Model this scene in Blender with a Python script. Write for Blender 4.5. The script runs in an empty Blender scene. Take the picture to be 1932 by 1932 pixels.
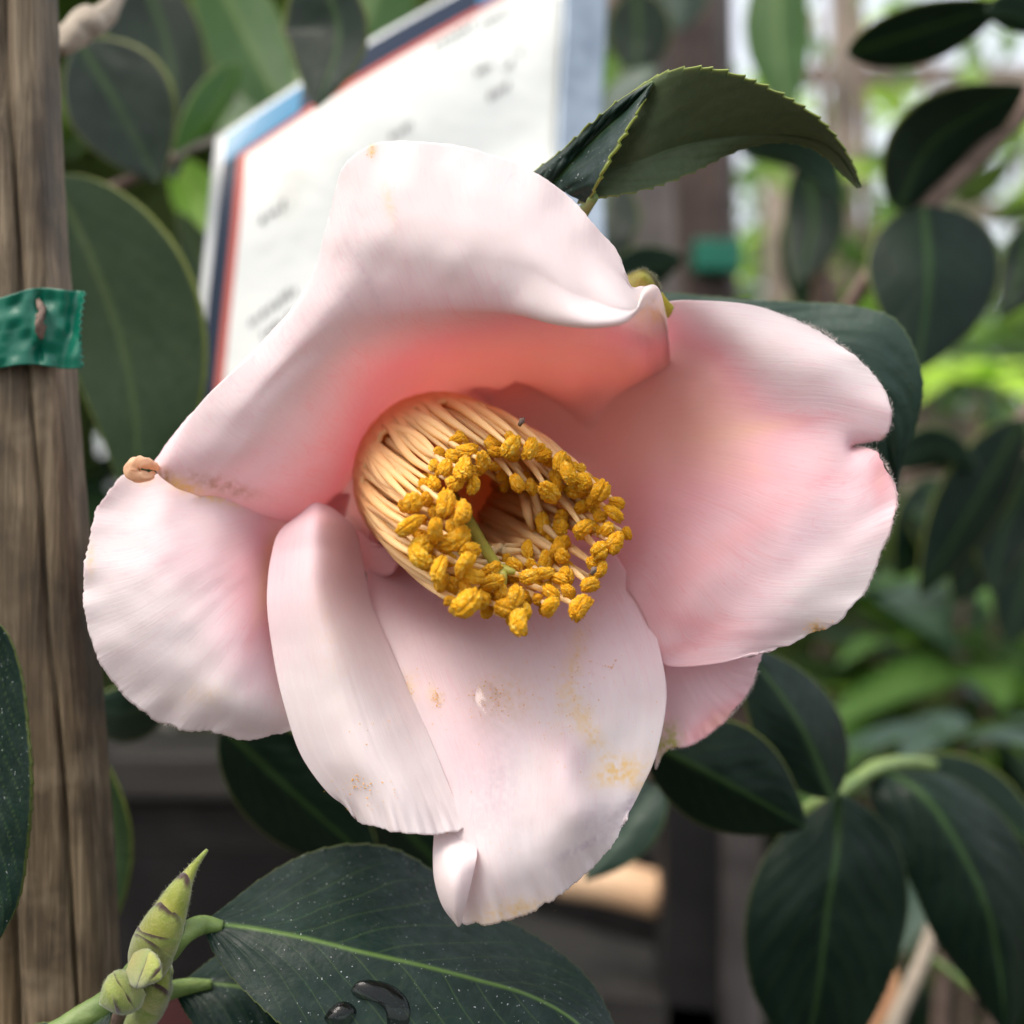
import bpy, math, random
import numpy as np
from mathutils import Vector
random.seed(7); rng = np.random.default_rng(7)
C = bpy.context.scene.collection
# ------------------------------------------------------------------ camera, sky, sun, exposure
CAMH, D0, LENS = 1.10, 160.0, 43.96
cam = bpy.data.objects.new('camera', bpy.data.cameras.new('camera')); C.objects.link(cam)
cam.location = (0, 0, CAMH); cam.rotation_euler = (math.radians(90), 0, 0)
cam.data.sensor_width = 36; cam.data.lens = LENS
cam.data.clip_start = 0.005; cam.data.clip_end = 400
cam.data.dof.use_dof = True; cam.data.dof.focus_distance = 0.165; cam.data.dof.aperture_fstop = 11.5
bpy.context.scene.camera = cam
sc = bpy.context.scene
sc.view_settings.view_transform = 'Standard'; sc.view_settings.look = 'None'
sc.view_settings.gamma = 1; sc.view_settings.exposure = 1.27
SUN = Vector((-0.50, -0.28, 1.0)).normalized()
w = bpy.data.worlds.new('World'); sc.world = w; w.use_nodes = True
wn = w.node_tree.nodes; sky = wn.new('ShaderNodeTexSky'); sky.sky_type = 'NISHITA'; sky.sun_disc = False
sky.sun_elevation = math.asin(SUN.z); sky.sun_rotation = math.atan2(SUN.x, SUN.y)
sky.air_density = 0.7; sky.dust_density = 9.0; sky.ozone_density = 0.3
wn['Background'].inputs[1].default_value = 0.13
mx = wn.new('ShaderNodeMix'); mx.data_type = 'RGBA'; mx.inputs[0].default_value = .5     # thin bright overcast over the clear sky
mx.inputs[7].default_value = (6.0, 6.15, 6.3, 1)
w.node_tree.links.new(sky.outputs[0], mx.inputs[6]); w.node_tree.links.new(mx.outputs[2], wn['Background'].inputs[0])
sl = bpy.data.lights.new('sun', 'SUN'); sl.energy = 0.8; sl.angle = math.radians(38); sl.color = (1, .96, .91)
so = bpy.data.objects.new('sun', sl); C.objects.link(so)
so.rotation_euler = (-SUN).to_track_quat('-Z', 'Y').to_euler(); so.location = (0, 0, 5)
try:
    sc.cycles.max_bounces = 10; sc.cycles.transmission_bounces = 8; sc.cycles.diffuse_bounces = 5
    sc.cycles.transparent_max_bounces = 8
except Exception: pass

# ------------------------------------------------------------------ helpers
K = 36 / LENS
def PW(a):                       # (.., 3) array: view x, view y (0..1932), mm behind the focus plane -> world
    a = np.asarray(a, float); D = (D0 + a[..., 2]) / 1000
    return np.stack([(a[..., 0] - 966) / 1932 * K * D, D, CAMH - (a[..., 1] - 966) / 1932 * K * D], -1)
def P(x, y, z): return Vector(PW([x, y, z]))
def herm(t, p, q):               # smooth interpolation through knots
    t = np.asarray(t, float); p = np.asarray(p, float); n = len(t)
    if n == 2:
        f = ((q - t[0]) / (t[1] - t[0])).reshape(-1, *([1] * (p.ndim - 1))); return p[0] * (1 - f) + p[1] * f
    m = np.zeros_like(p); h = np.diff(t).reshape(-1, *([1] * (p.ndim - 1))); d = np.diff(p, axis=0) / h
    m[1:-1] = (d[:-1] * h[1:] + d[1:] * h[:-1]) / (h[1:] + h[:-1]); m[0] = d[0]; m[-1] = d[-1]
    i = np.clip(np.searchsorted(t, q, side='right') - 1, 0, n - 2)
    H = (t[i + 1] - t[i]); s = (q - t[i]) / H
    sh = (-1, *([1] * (p.ndim - 1))); s = s.reshape(sh); H = H.reshape(sh)
    return (2*s**3 - 3*s**2 + 1)*p[i] + (s**3 - 2*s**2 + s)*H*m[i] + (-2*s**3 + 3*s**2)*p[i+1] + (s**3 - s**2)*H*m[i+1]
def resample(pts, n):
    p = np.array(pts, float); d = np.linalg.norm(np.diff(p[:, :2], axis=0), axis=1) + 1e-3
    if p.shape[1] > 2: d = d + np.abs(np.diff(p[:, 2])) * 2
    t = np.concatenate([[0], np.cumsum(d)]); t /= t[-1]
    return herm(t, p, np.linspace(0, 1, n))
def patch(rows, N, M):
    R = np.stack([resample(r, M) for r in rows])
    d = np.linalg.norm(np.diff(R[..., :2], axis=0), axis=2).mean(1) + np.abs(np.diff(R[..., 2], axis=0)).mean(1) * 3
    t = np.concatenate([[0], np.cumsum(d)]); t /= t[-1]
    return herm(t, R, np.linspace(0, 1, N))
def vnoise(x, y, seed=0):
    r = np.random.default_rng(seed).random((64, 64)); xi = np.floor(x).astype(int); yi = np.floor(y).astype(int)
    fx = x - xi; fy = y - yi; fx = fx*fx*(3-2*fx); fy = fy*fy*(3-2*fy); g = lambda a, b: r[a % 64, b % 64]
    return (g(xi, yi)*(1-fx)*(1-fy) + g(xi+1, yi)*fx*(1-fy) + g(xi, yi+1)*(1-fx)*fy + g(xi+1, yi+1)*fx*fy) * 2 - 1
def sst(a, b, x): t = np.clip((x - a) / (b - a), 0, 1); return t*t*(3-2*t)
def mesh_from(name, V, F, mat, parent=None, attrs=None, uv=None, smooth=True):
    me = bpy.data.meshes.new(name); me.from_pydata(V.tolist() if hasattr(V, 'tolist') else V, [], F.tolist() if hasattr(F, 'tolist') else F)
    if smooth: me.shade_smooth()
    for k, v in (attrs or {}).items():
        a = me.attributes.new(k, 'FLOAT', 'POINT'); a.data.foreach_set('value', np.asarray(v, np.float32).ravel())
    if uv is not None:
        l = me.uv_layers.new(name='UVMap'); vi = np.zeros(len(me.loops), np.int32); me.loops.foreach_get('vertex_index', vi)
        l.data.foreach_set('uv', np.asarray(uv, np.float32).reshape(-1, 2)[vi].ravel())
    if isinstance(mat, (list, tuple)):
        for m_ in mat: me.materials.append(m_)
    else: me.materials.append(mat)
    o = bpy.data.objects.new(name, me); C.objects.link(o)
    if parent: o.parent = parent
    return o
def child(o, parent):
    o.parent = parent; return o
def gridfaces(N, M, off=0, wrap=False):
    i, j = np.meshgrid(np.arange(N-1), np.arange(M if wrap else M-1), indexing='ij'); j2 = (j+1) % M
    return (np.stack([i*M+j, i*M+j2, (i+1)*M+j2, (i+1)*M+j], -1).reshape(-1, 4) + off)
def tag(o, label=None, cat=None, group=None, kind=None):
    if label: o['label'] = label
    if cat: o['category'] = cat
    if group: o['group'] = group
    if kind: o['kind'] = kind
    return o
def thing(name, label, cat, group=None):
    o = bpy.data.objects.new(name, None); C.objects.link(o); o.empty_display_size = .01
    return tag(o, label, cat, group)
def tube(name, pts, rad, mat, parent=None, nr=14, ns=40, bump=0, attrs=None, cap=True, flat=1.0, seed=1):
    """pts world coords (k,3); rad per control point (m)"""
    p = np.array([[*q] for q in pts], float); k = len(p)
    d = np.concatenate([[0], np.cumsum(np.linalg.norm(np.diff(p, axis=0), axis=1))]); d /= d[-1]; q = np.linspace(0, 1, ns)
    c = herm(d, p, q); r = herm(d, np.array(rad, float).reshape(-1, 1), q)[:, 0]; r = np.maximum(r, 1e-5)
    T = np.gradient(c, axis=0); T /= np.linalg.norm(T, axis=1)[:, None]
    up = np.array([0, 1., 0]); up = up if abs(T[0] @ up) < .9 else np.array([1., 0, 0])
    A = np.cross(T, up); A /= np.linalg.norm(A, axis=1)[:, None]; B = np.cross(T, A)
    th = np.linspace(0, 2*np.pi, nr, endpoint=False)
    rr = r[:, None] * np.ones(nr)
    if bump: rr = rr * (1 + bump * vnoise(q[:, None]*ns*.35 + 0*th, th[None]*1.6 + 0*q[:, None], seed))
    V = c[:, None] + rr[..., None] * (np.cos(th)[None, :, None]*A[:, None] + flat*np.sin(th)[None, :, None]*B[:, None])
    F = gridfaces(ns, nr, wrap=True).tolist()
    if cap: F += [list(range(nr))[::-1], [(ns-1)*nr + i for i in range(nr)]]
    uv = np.stack(np.broadcast_arrays(q[:, None], (th/(2*np.pi))[None]), -1)
    return mesh_from(name, V.reshape(-1, 3), F, mat, parent, attrs={'tt': np.repeat(q, nr)}, uv=uv)

# ------------------------------------------------------------------ materials
class NT:
    def __init__(s, name):
        s.m = bpy.data.materials.new(name); s.m.use_nodes = True; s.t = s.m.node_tree; s.n = s.t.nodes
        s.b = s.n['Principled BSDF']; s.out = s.n['Material Output']
    def new(s, ty, **kw):
        n = s.n.new(ty)
        for k, v in kw.items(): setattr(n, k, v)
        return n
    def link(s, a, b): s.t.links.new(a, b)
    def val(s, sock, v):
        if hasattr(v, 'is_output') or isinstance(v, bpy.types.NodeSocket): s.link(v, sock)
        else: sock.default_value = v
    def noise(s, scale, detail=4, rough=.55, vec=None, dist=0):
        n = s.new('ShaderNodeTexNoise'); n.inputs['Scale'].default_value = scale; n.inputs['Detail'].default_value = detail
        n.inputs['Roughness'].default_value = rough; n.inputs['Distortion'].default_value = dist
        if vec is None:
            g = s.new('ShaderNodeNewGeometry'); vec = g.outputs['Position']
        s.link(vec, n.inputs['Vector']); return n.outputs['Fac']
    def mapped(s, src, scale):
        m = s.new('ShaderNodeMapping'); m.inputs['Scale'].default_value = scale
        s.link(src, m.inputs['Vector']); return m.outputs[0]
    def uv(s): return s.new('ShaderNodeTexCoord').outputs['UV']
    def obj(s): return s.new('ShaderNodeTexCoord').outputs['Object']
    def ramp(s, f, stops):
        r = s.new('ShaderNodeValToRGB'); e = r.color_ramp.elements
        while len(e) < len(stops): e.new(.5)
        for i, (p_, c_) in enumerate(stops):
            e[i].position = p_; e[i].color = (*c_, 1) if len(c_) == 3 else c_
        s.link(f, r.inputs[0]); return r.outputs[0]
    def rng(s, f, a, b, c=0, d=1):
        r = s.new('ShaderNodeMapRange'); s.link(f, r.inputs[0])
        for i, v in enumerate((a, b, c, d)): r.inputs[i+1].default_value = v
        return r.outputs[0]
    def mix(s, f, a, b, mode='MIX'):
        m = s.new('ShaderNodeMix', data_type='RGBA', blend_type=mode)
        s.val(m.inputs[0], f)
        for i, v in ((6, a), (7, b)): s.val(m.inputs[i], (*v, 1) if isinstance(v, tuple) and len(v) == 3 else v)
        return m.outputs[2]
    def math(s, op, a, b=0.0):
        m = s.new('ShaderNodeMath', operation=op); s.val(m.inputs[0], a); s.val(m.inputs[1], b); return m.outputs[0]
    def attr(s, name): return s.new('ShaderNodeAttribute', attribute_name=name).outputs['Fac']
    def bump(s, h, strength, dist, prev=None):
        b = s.new('ShaderNodeBump'); b.inputs['Strength'].default_value = strength; b.inputs['Distance'].default_value = dist
        s.link(h, b.inputs['Height'])
        if prev: s.link(prev, b.inputs['Normal'])
        return b.outputs[0]
    def set(s, **kw):
        for k, v in kw.items():
            k = {'color': 'Base Color', 'rough': 'Roughness', 'metal': 'Metallic', 'spec': 'Specular IOR Level', 'normal': 'Normal',
                 'trans': 'Transmission Weight', 'ior': 'IOR', 'coat': 'Coat Weight', 'sheen': 'Sheen Weight', 'sss': 'Subsurface Weight'}[k]
            if isinstance(v, tuple) and len(v) == 3: v = (*v, 1)
            s.val(s.b.inputs[k], v)
    def translucent(s, col, fac, normal=None):
        t = s.new('ShaderNodeBsdfTranslucent'); s.val(t.inputs[0], (*col, 1) if isinstance(col, tuple) else col)
        if normal: s.link(normal, t.inputs['Normal'])
        m = s.new('ShaderNodeMixShader'); m.inputs[0].default_value = fac
        s.link(s.b.outputs[0], m.inputs[1]); s.link(t.outputs[0], m.inputs[2]); s.link(m.outputs[0], s.out.inputs[0])

def petal_mat():
    s = NT('petal'); pk = s.attr('pink'); uv = s.uv()
    fib = s.noise(1, 5, .6, s.mapped(uv, (5, 150, 1))); blot = s.noise(160, 4, .6)
    pk2 = s.math('ADD', pk, s.math('MULTIPLY', s.math('SUBTRACT', fib, .5), .16))
    pk2 = s.math('ADD', pk2, s.math('MULTIPLY', s.math('SUBTRACT', blot, .5), .16))
    vn = s.noise(1, 3, .5, s.mapped(uv, (3.5, 34, 1)), 1.2); vl = s.rng(s.math('ABSOLUTE', s.math('SUBTRACT', vn, .5)), 0, .022, .13, 0)
    pk2 = s.math('ADD', pk2, vl); pk2 = s.math('SUBTRACT', pk2, .06)
    c = s.ramp(pk2, [(0, (.86, .83, .84)), (.3, (.86, .69, .745)), (.6, (.85, .51, .56)), (1, (.85, .54, .45))])  # pink pigment; in roof and right cup it also paints bounced light and shade
    c = s.mix(s.attr('stain'), c, (.86, .66, .30)); c = s.mix(s.attr('brown'), c, (.42, .22, .06)); c = s.mix(s.attr('green'), c, (.50, .55, .14))
    c = s.mix(s.attr('wet'), c, (.60, .52, .60))
    c = s.mix(s.rng(blot, .3, .75, 0, .22), c, (.80, .70, .68))
    fine = s.noise(1, 3, .7, s.mapped(uv, (60, 260, 1)))
    n = s.bump(fib, .13, .0004); n = s.bump(fine, .07, .0002, n); n = s.bump(s.noise(300, 3), .14, .0004, n)
    s.set(color=c, rough=.52, spec=.3, normal=n, sheen=.15)
    s.translucent(s.mix(.65, c, (.98, .74, .70), 'MULTIPLY'), .46, n)
    return s.m
def leaf_mat(name, dark, light, vein, back=(.10, .13, .05), rough=.36, tr=.12, trc=(.25, .5, .05), dusty=0, spec=.5):
    s = NT(name); v = s.attr('vein'); rim = s.attr('rim'); bl = s.noise(90, 4, .6)
    c = s.mix(s.rng(bl, .3, .7), dark, light)
    c = s.mix(s.rng(s.noise(900, 3), .35, .75, 0, .35), c, tuple(x*.6 for x in dark))
    g = s.new('ShaderNodeNewGeometry')
    c = s.mix(v, c, vein)
    r = s.rng(s.noise(500, 3), .3, .7, rough-.08, rough+.14)
    if dusty:
        d = s.noise(2600, 1); d2 = s.rng(d, .735, .77, 0, .7); c = s.mix(d2, c, (.45, .48, .48))
        c = s.mix(s.rng(s.noise(220, 5, .7), .50, .75, 0, dusty), c, (.16, .22, .22))
    cb = s.mix(v, back, tuple(min(1, x*1.7) for x in back)); c = s.mix(g.outputs['Backfacing'], c, cb)
    c = s.mix(rim, c, (.30, .36, .06))
    n = s.bump(s.noise(420, 3), .3, .0006); n = s.bump(s.noise(1800, 2), .18, .0002, n)
    s.set(color=c, rough=r, spec=spec, normal=n); s.translucent(trc, tr, n); return s.m
def simple(name, color, rough=.6, metal=0, spec=.5, nz=None, nzs=200, bump=0, bd=.001, col2=None, trn=0, trc=None, coat=0):
    s = NT(name); c = color
    if col2: c = s.mix(s.rng(s.noise(nzs, 5), .32, .68), color, col2)
    kw = dict(color=c, rough=rough, metal=metal, spec=spec)
    if bump: kw['normal'] = s.bump(s.noise(nzs*2, 4), bump, bd)
    s.set(**kw)
    if coat: s.set(coat=coat)
    if trn: s.translucent(trc or color, trn)
    return s.m
def wood_mat(name, a, b, c3, scale=1., axis='Z', wet=.55, sc=(700, 700, 26)):
    s = NT(name); v = s.mapped(s.new('ShaderNodeNewGeometry').outputs['Position'], tuple(x*scale for x in sc))
    g = s.noise(1, 6, .65, v, .6); big = s.noise(38*scale, 4, .6)
    c = s.ramp(g, [(.28, a), (.5, b), (.72, c3)])
    c = s.mix(s.rng(big, .42, .62, 0, .8), c, tuple(x*.45 for x in a)); c = s.mix(s.rng(s.noise(90*scale, 3), .55, .75, 0, .4), c, tuple(min(1, x*1.25) for x in c3))
    s.set(color=c, rough=wet, spec=.3, normal=s.bump(g, .7, .0012/scale)); return s.m
M = {}
M['petal'] = petal_mat()
M['leaf_front'] = leaf_mat('leaf_front', (.0035, .013, .010), (.0085, .025, .018), (.08, .145, .035), rough=.42, tr=.04, dusty=.07, spec=.2)
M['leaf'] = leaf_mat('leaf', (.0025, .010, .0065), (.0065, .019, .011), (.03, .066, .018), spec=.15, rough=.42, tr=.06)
M['leaf_olive'] = leaf_mat('leaf_olive', (.009, .024, .007), (.015, .034, .010), (.04, .065, .02), rough=.5, tr=.10, spec=.14)
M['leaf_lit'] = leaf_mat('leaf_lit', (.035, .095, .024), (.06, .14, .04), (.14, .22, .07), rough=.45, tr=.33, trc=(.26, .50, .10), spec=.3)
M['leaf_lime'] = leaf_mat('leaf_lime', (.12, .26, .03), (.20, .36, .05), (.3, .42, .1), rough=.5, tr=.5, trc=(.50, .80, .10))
M['leaf_back'] = leaf_mat('leaf_back', (.075, .108, .05), (.09, .125, .06), (.12, .15, .08), back=(.075, .108, .05), rough=.55, tr=.10, trc=(.22, .34, .06), spec=.3)
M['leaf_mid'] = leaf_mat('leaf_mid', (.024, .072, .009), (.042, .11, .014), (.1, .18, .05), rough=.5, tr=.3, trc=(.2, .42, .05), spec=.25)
M['leaf_grey'] = leaf_mat('leaf_grey', (.013, .034, .025), (.024, .054, .038), (.05, .09, .06), rough=.42, spec=.3, tr=.08)
M['leaf_dead'] = leaf_mat('leaf_dead', (.22, .10, .05), (.32, .16, .08), (.4, .22, .12), rough=.7, tr=.1, back=(.25, .12, .07))
M['filament'] = None
def fil():
    s = NT('filament'); t = s.attr('tt'); c = s.ramp(t, [(0, (.90, .56, .28)), (.35, (.92, .64, .31)), (1, (.95, .83, .50))])
    s.set(color=c, rough=.42, spec=.4); s.translucent(s.mix(.5, c, (1., .64, .20)), .55); return s.m
M['filament'] = fil()
def anth():
    s = NT('anther'); n1 = s.noise(1900, 5, .7); c = s.ramp(n1, [(.3, (.84, .33, .005)), (.5, (.97, .52, .015)), (.68, (.98, .76, .18))])
    oi = s.new('ShaderNodeObjectInfo').outputs['Random']; c = s.mix(s.rng(oi, 0, 1, 0, .45), c, (.80, .34, .01))
    s.set(color=c, rough=.75, spec=.2, normal=s.bump(s.noise(4200, 3, .8), .9, .0003)); s.translucent((.95, .45, .03), .2); return s.m
M['anther'] = anth()
M['style'] = simple('style', (.40, .40, .07), .5, col2=(.50, .46, .10), nzs=900, trn=.3, trc=(.6, .65, .1))
def budm():
    s = NT('bud'); c = s.mix(s.rng(s.noise(420, 4), .35, .7), (.15, .24, .03), (.30, .34, .09)); c = s.mix(s.rng(s.noise(2500, 3), .5, .7, 0, .5), c, (.38, .38, .20))
    c = s.mix(s.attr('yel'), c, (.46, .38, .03)); c = s.mix(s.attr('brown'), c, (.055, .026, .022))
    s.set(color=c, rough=.6, spec=.25, sheen=.5, normal=s.bump(s.noise(3000, 3), .5, .0003)); s.translucent((.4, .45, .1), .1); return s.m
M['bud'] = budm()
M['hair'] = simple('hair', (.8, .72, .68), .6, trn=.4, trc=(.85, .75, .7))
M['budhair'] = simple('budhair', (.42, .44, .28), .6, trn=.4, trc=(.5, .5, .3))
M['green_stem'] = simple('green_stem', (.12, .20, .05), .45, col2=(.20, .28, .08), nzs=300, bump=.3, trn=.08)
M['bark'] = simple('bark', (.10, .065, .05), .8, col2=(.20, .14, .11), nzs=250, bump=.6)
M['bark_pale'] = simple('bark_pale', (.38, .33, .26), .8, col2=(.26, .22, .17), nzs=200, bump=.4)
M['stake'] = wood_mat('stake_wood', (.038, .027, .016), (.120, .088, .052), (.27, .215, .14))
M['stake_sunlit'] = wood_mat('stake_wood_sunlit', (.14, .10, .05), (.27, .20, .12), (.42, .34, .22))  # stake wood lightened to paint sunlight onto the second stake
M['tape'] = simple('tape', (.0, .105, .065), .34, col2=(.0, .15, .09), nzs=120, bump=.12, trn=.15, trc=(0, .4, .25))
M['sign_face'] = simple('sign_face', (.84, .86, .79), .22, spec=.9, coat=1.0, nzs=9, bump=.6, bd=.006)
M['sign_blue'] = simple('sign_blue', (.004, .010, .026), .3, coat=.2, spec=.3, col2=(.005, .02, .05), nzs=20)
M['sign_cyan'] = simple('sign_cyan', (.01, .18, .34), .16, coat=.5)
M['sign_red'] = simple('sign_red', (.55, .10, .06), .2, coat=.5)
M['sign_ink'] = simple('sign_ink', (.06, .06, .06), .3)
M['sign_metal'] = simple('sign_metal', (.20, .25, .31), .42, metal=.6, col2=(.32, .38, .44), nzs=180, bump=.2)
M['sign_edge'] = simple('sign_edge', (.55, .58, .58), .25)
M['post_grey'] = wood_mat('post_grey', (.08, .068, .064), (.135, .12, .115), (.20, .175, .165), .35)
M['post_brown'] = wood_mat('post_brown', (.03, .018, .015), (.065, .042, .034), (.11, .075, .06), .35)
M['slat'] = wood_mat('slat_wood', (.24, .19, .15), (.35, .28, .22), (.44, .37, .30), .25)
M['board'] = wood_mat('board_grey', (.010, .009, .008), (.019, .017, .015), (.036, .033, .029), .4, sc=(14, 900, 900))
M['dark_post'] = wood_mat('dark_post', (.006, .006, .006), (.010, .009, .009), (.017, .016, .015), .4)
M['cyl'] = simple('pale_roll', (.60, .38, .22), .55, col2=(.66, .45, .28), nzs=30)
M['pot'] = simple('pot', (.035, .008, .008), .5)
def watm(name='water', tint=1.0):
    s = NT(name); f = s.new('ShaderNodeFresnel'); f.inputs[0].default_value = 1.33
    t = s.new('ShaderNodeBsdfTransparent'); t.inputs[0].default_value = (tint, tint, tint, 1); g = s.new('ShaderNodeBsdfGlossy'); g.inputs['Roughness'].default_value = .03
    m = s.new('ShaderNodeMixShader'); gg = s.new('ShaderNodeNewGeometry'); s.link(s.math('MULTIPLY', s.math('MULTIPLY', f.outputs[0], 1.3), s.math('SUBTRACT', 1.0, gg.outputs['Backfacing'])), m.inputs[0]); s.link(t.outputs[0], m.inputs[1]); s.link(g.outputs[0], m.inputs[2]); s.link(m.outputs[0], s.out.inputs[0]); return s.m
M['water'] = watm(); M['puddle'] = watm('puddle_water', .62)
M['soil'] = simple('soil', (.020, .017, .013), .95, col2=(.045, .040, .028), nzs=12, bump=.8, bd=.01)

# ------------------------------------------------------------------ petals
PET = {}
flower = thing('camellia_flower', 'large open pale pink camellia flower with a ring of golden stamens, filling the middle', 'flower')
flower.location = (0, 0, 0)
def petal(key, patches, marks=(), thick=.30, seed=1, wave=.5, fray=1.6, label=None, nofray=()):
    V, F, U, A = [], [], [], {k: [] for k in ('pink', 'stain', 'brown', 'green', 'wet')}; off = 0; px = []
    for pi, (rows, N, Mm) in enumerate(patches):
        G = patch(rows, N, Mm); u = np.linspace(0, 1, N)[:, None] + np.zeros(Mm); v = np.linspace(0, 1, Mm)[None] + np.zeros((N, 1))
        x, y, z, p = G[..., 0].copy(), G[..., 1].copy(), G[..., 2].copy(), G[..., 3].copy()
        z += .55*wave * sst(0, .5, u) * (vnoise(x/110 + seed, y/110, seed) + .45*vnoise(x/45, y/45 + seed, seed+3))
        z += .035 * vnoise(u*3, v*30, seed+5) * sst(.1, .6, u)
        if pi not in nofray:
            e = sst(.96, 1, u); T = np.gradient(G[-1, :, :2], axis=0); T /= np.linalg.norm(T, axis=1)[:, None] + 1e-9
            nx, ny = -T[:, 1], T[:, 0]; q = np.arange(Mm)
            f = fray * (vnoise(q*.11, q*0., seed+7)*1.3 + vnoise(q*.45, q*0. + 2, seed+8)*.7 + vnoise(q*1.3, q*0. + 5, seed+9)*.35)
            x += e * f * nx; y += e * f * ny; z += sst(.9, 1, u) * .45 * vnoise(v*22, u*0., seed+11) - .0*e
        V.append(PW(np.stack([x, y, z], -1)).reshape(-1, 3)); F.append(gridfaces(N, Mm, off)); off += N*Mm
        U.append(np.stack([u, v + pi*1.3], -1).reshape(-1, 2)); px.append(np.stack([x, y, z], -1).reshape(-1, 3))
        acc = {k: np.zeros((N, Mm)) for k in A}; acc['pink'] = p
        for (k, mx, my, rx, ry, st, rot) in marks:
            c_, s_ = math.cos(rot), math.sin(rot); dx, dy = x-mx, y-my
            g = np.exp(-(((dx*c_+dy*s_)/rx)**2 + ((-dx*s_+dy*c_)/ry)**2)) * st
            if k != 'pink': g = g * (1 + .9*vnoise(x/7, y/7, 21) + .5*vnoise(x/3.2, y/3.2, 22))
            acc[k] = np.clip(acc[k] + g, 0 if k != 'pink' else -1, 1.1)
        for k in A: A[k].append(acc[k].ravel())
    V = np.concatenate(V); o = mesh_from('petal', V, np.concatenate(F), M['petal'], flower, {k: np.concatenate(a) for k, a in A.items()}, np.concatenate(U))
    m = o.modifiers.new('thick', 'SOLIDIFY'); m.thickness = thick/1000; m.offset = 0; m.use_even_offset = False
    if label: o['label'] = label
    PET[key] = np.concatenate(px); return o
def zat(key, x, y):
    q = PET[key]; d = (q[:, 0]-x)**2 + (q[:, 1]-y)**2; k = np.argsort(d)[:12]; return q[k, 2].min()

top = petal('top', [([
 [(600,1010,40,.7),(650,920,42,.8),(700,850,44,.8),(760,800,44,.8),(840,770,43,.9),(900,762,44,.9),(980,790,44,.9),(1040,850,42,.9)],
 [(540,985,27,.55),(600,910,26.5,.5),(655,840,27,.6),(715,768,29,.75),(797,722,31,.85),(868,708,38,.95),(950,720,42,1),(1050,768,40,1),(1150,860,36,.95)],
 [(455,962,20.5,.42),(545,885,18,.38),(622,803,18,.45),(695,720,19.5,.6),(800,674,20,.75),(920,662,20,.85),(1040,680,24,.95),(1110,725,32,.95),(1170,830,37,.85)],
 [(395,943,18,.35),(495,850,14,.28),(592,757,13,.32),(690,682,14,.48),(802,648,13,.62),(940,634,11,.78),(1090,645,15,.85),(1175,675,22,.88),(1225,715,28.5,.9),(1255,780,31,.9)],
 [(370,933,16.5,.3),(470,832,12.2,.22),(573,730,10.6,.24),(684,652,9.8,.36),(808,618,7.6,.48),(950,604,5.5,.6),(1090,604,8.5,.7),(1175,620,14,.5),(1222,636,18.5,.5),(1250,664,23,.75),(1264,694,26,.88)],
 [(356,928,16,.3),(455,820,11.6,.2),(560,712,9.4,.2),(680,630,7.4,.3),(812,600,4.6,.4),(950,590,2.2,.45),(1080,590,3.8,.3),(1175,595,6.5,.05),(1212,588,10,0),(1245,592,13.5,.05),(1259,616,17,.25)],
 [(340,923,15.3,.3),(445,808,11.2,.18),(548,695,8.8,.17),(675,606,5.4,.25),(818,580,2.2,.33),(960,588,-.2,.3),(1060,613,-2.3,0),(1130,617,-3.4,-.1),(1180,607,-2,-.1),(1204,585,1.5,-.1),(1222,564,6,-.1),(1246,556,11,-.1)],
 [(318,910,14.5,.3),(425,793,11,.15),(535,678,8.3,.15),(655,560,3.4,.15),(720,500,1,.12),(850,490,-2,.08),(980,500,-3,0),(1100,560,-3.5,-.15),(1198,580,-1,-.15),(1207,554,5,-.15),(1214,542,9,-.15)],
 [(298,893,14,.3),(380,765,12,.12),(510,645,10,.10),(610,520,5.2,.08),(700,390,1,.05),(830,370,-1,.02),(950,390,-1.5,0),(1080,460,-1,0),(1180,530,2,-.1),(1192,545,3,-.1)],
 [(290,872,15,.25),(340,805,14,.15),(400,745,12,.1),(500,640,11,.08),(565,565,9,.05),(600,490,7,.05),(617,430,6,0),(632,370,4.6,0),(655,308,3.6,0),(700,274,3,0),(790,268,2,0),(880,280,1.5,0),(960,304,1.5,0),(1035,342,1.5,0),(1085,385,1.5,0),(1125,432,1.5,0),(1160,470,1.5,0),(1180,515,1.5,0)],
 ], 240, 320)],
 marks=[('stain',703,282,7,14,.8,0),('stain',735,385,9,40,.22,-.25),('brown',420,915,70,14,.35,.3),('stain',340,915,50,14,.7,.4),('brown',312,900,12,14,.5,0),
        ('stain',1228,590,26,36,.30,0),('green',1256,580,5,14,.5,0),('pink',760,450,10,170,.07,-.2),('wet',690,520,10,90,.18,-.45),('wet',655,560,6,60,.15,-.6)], seed=3, wave=.55, fray=1.0)
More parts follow.
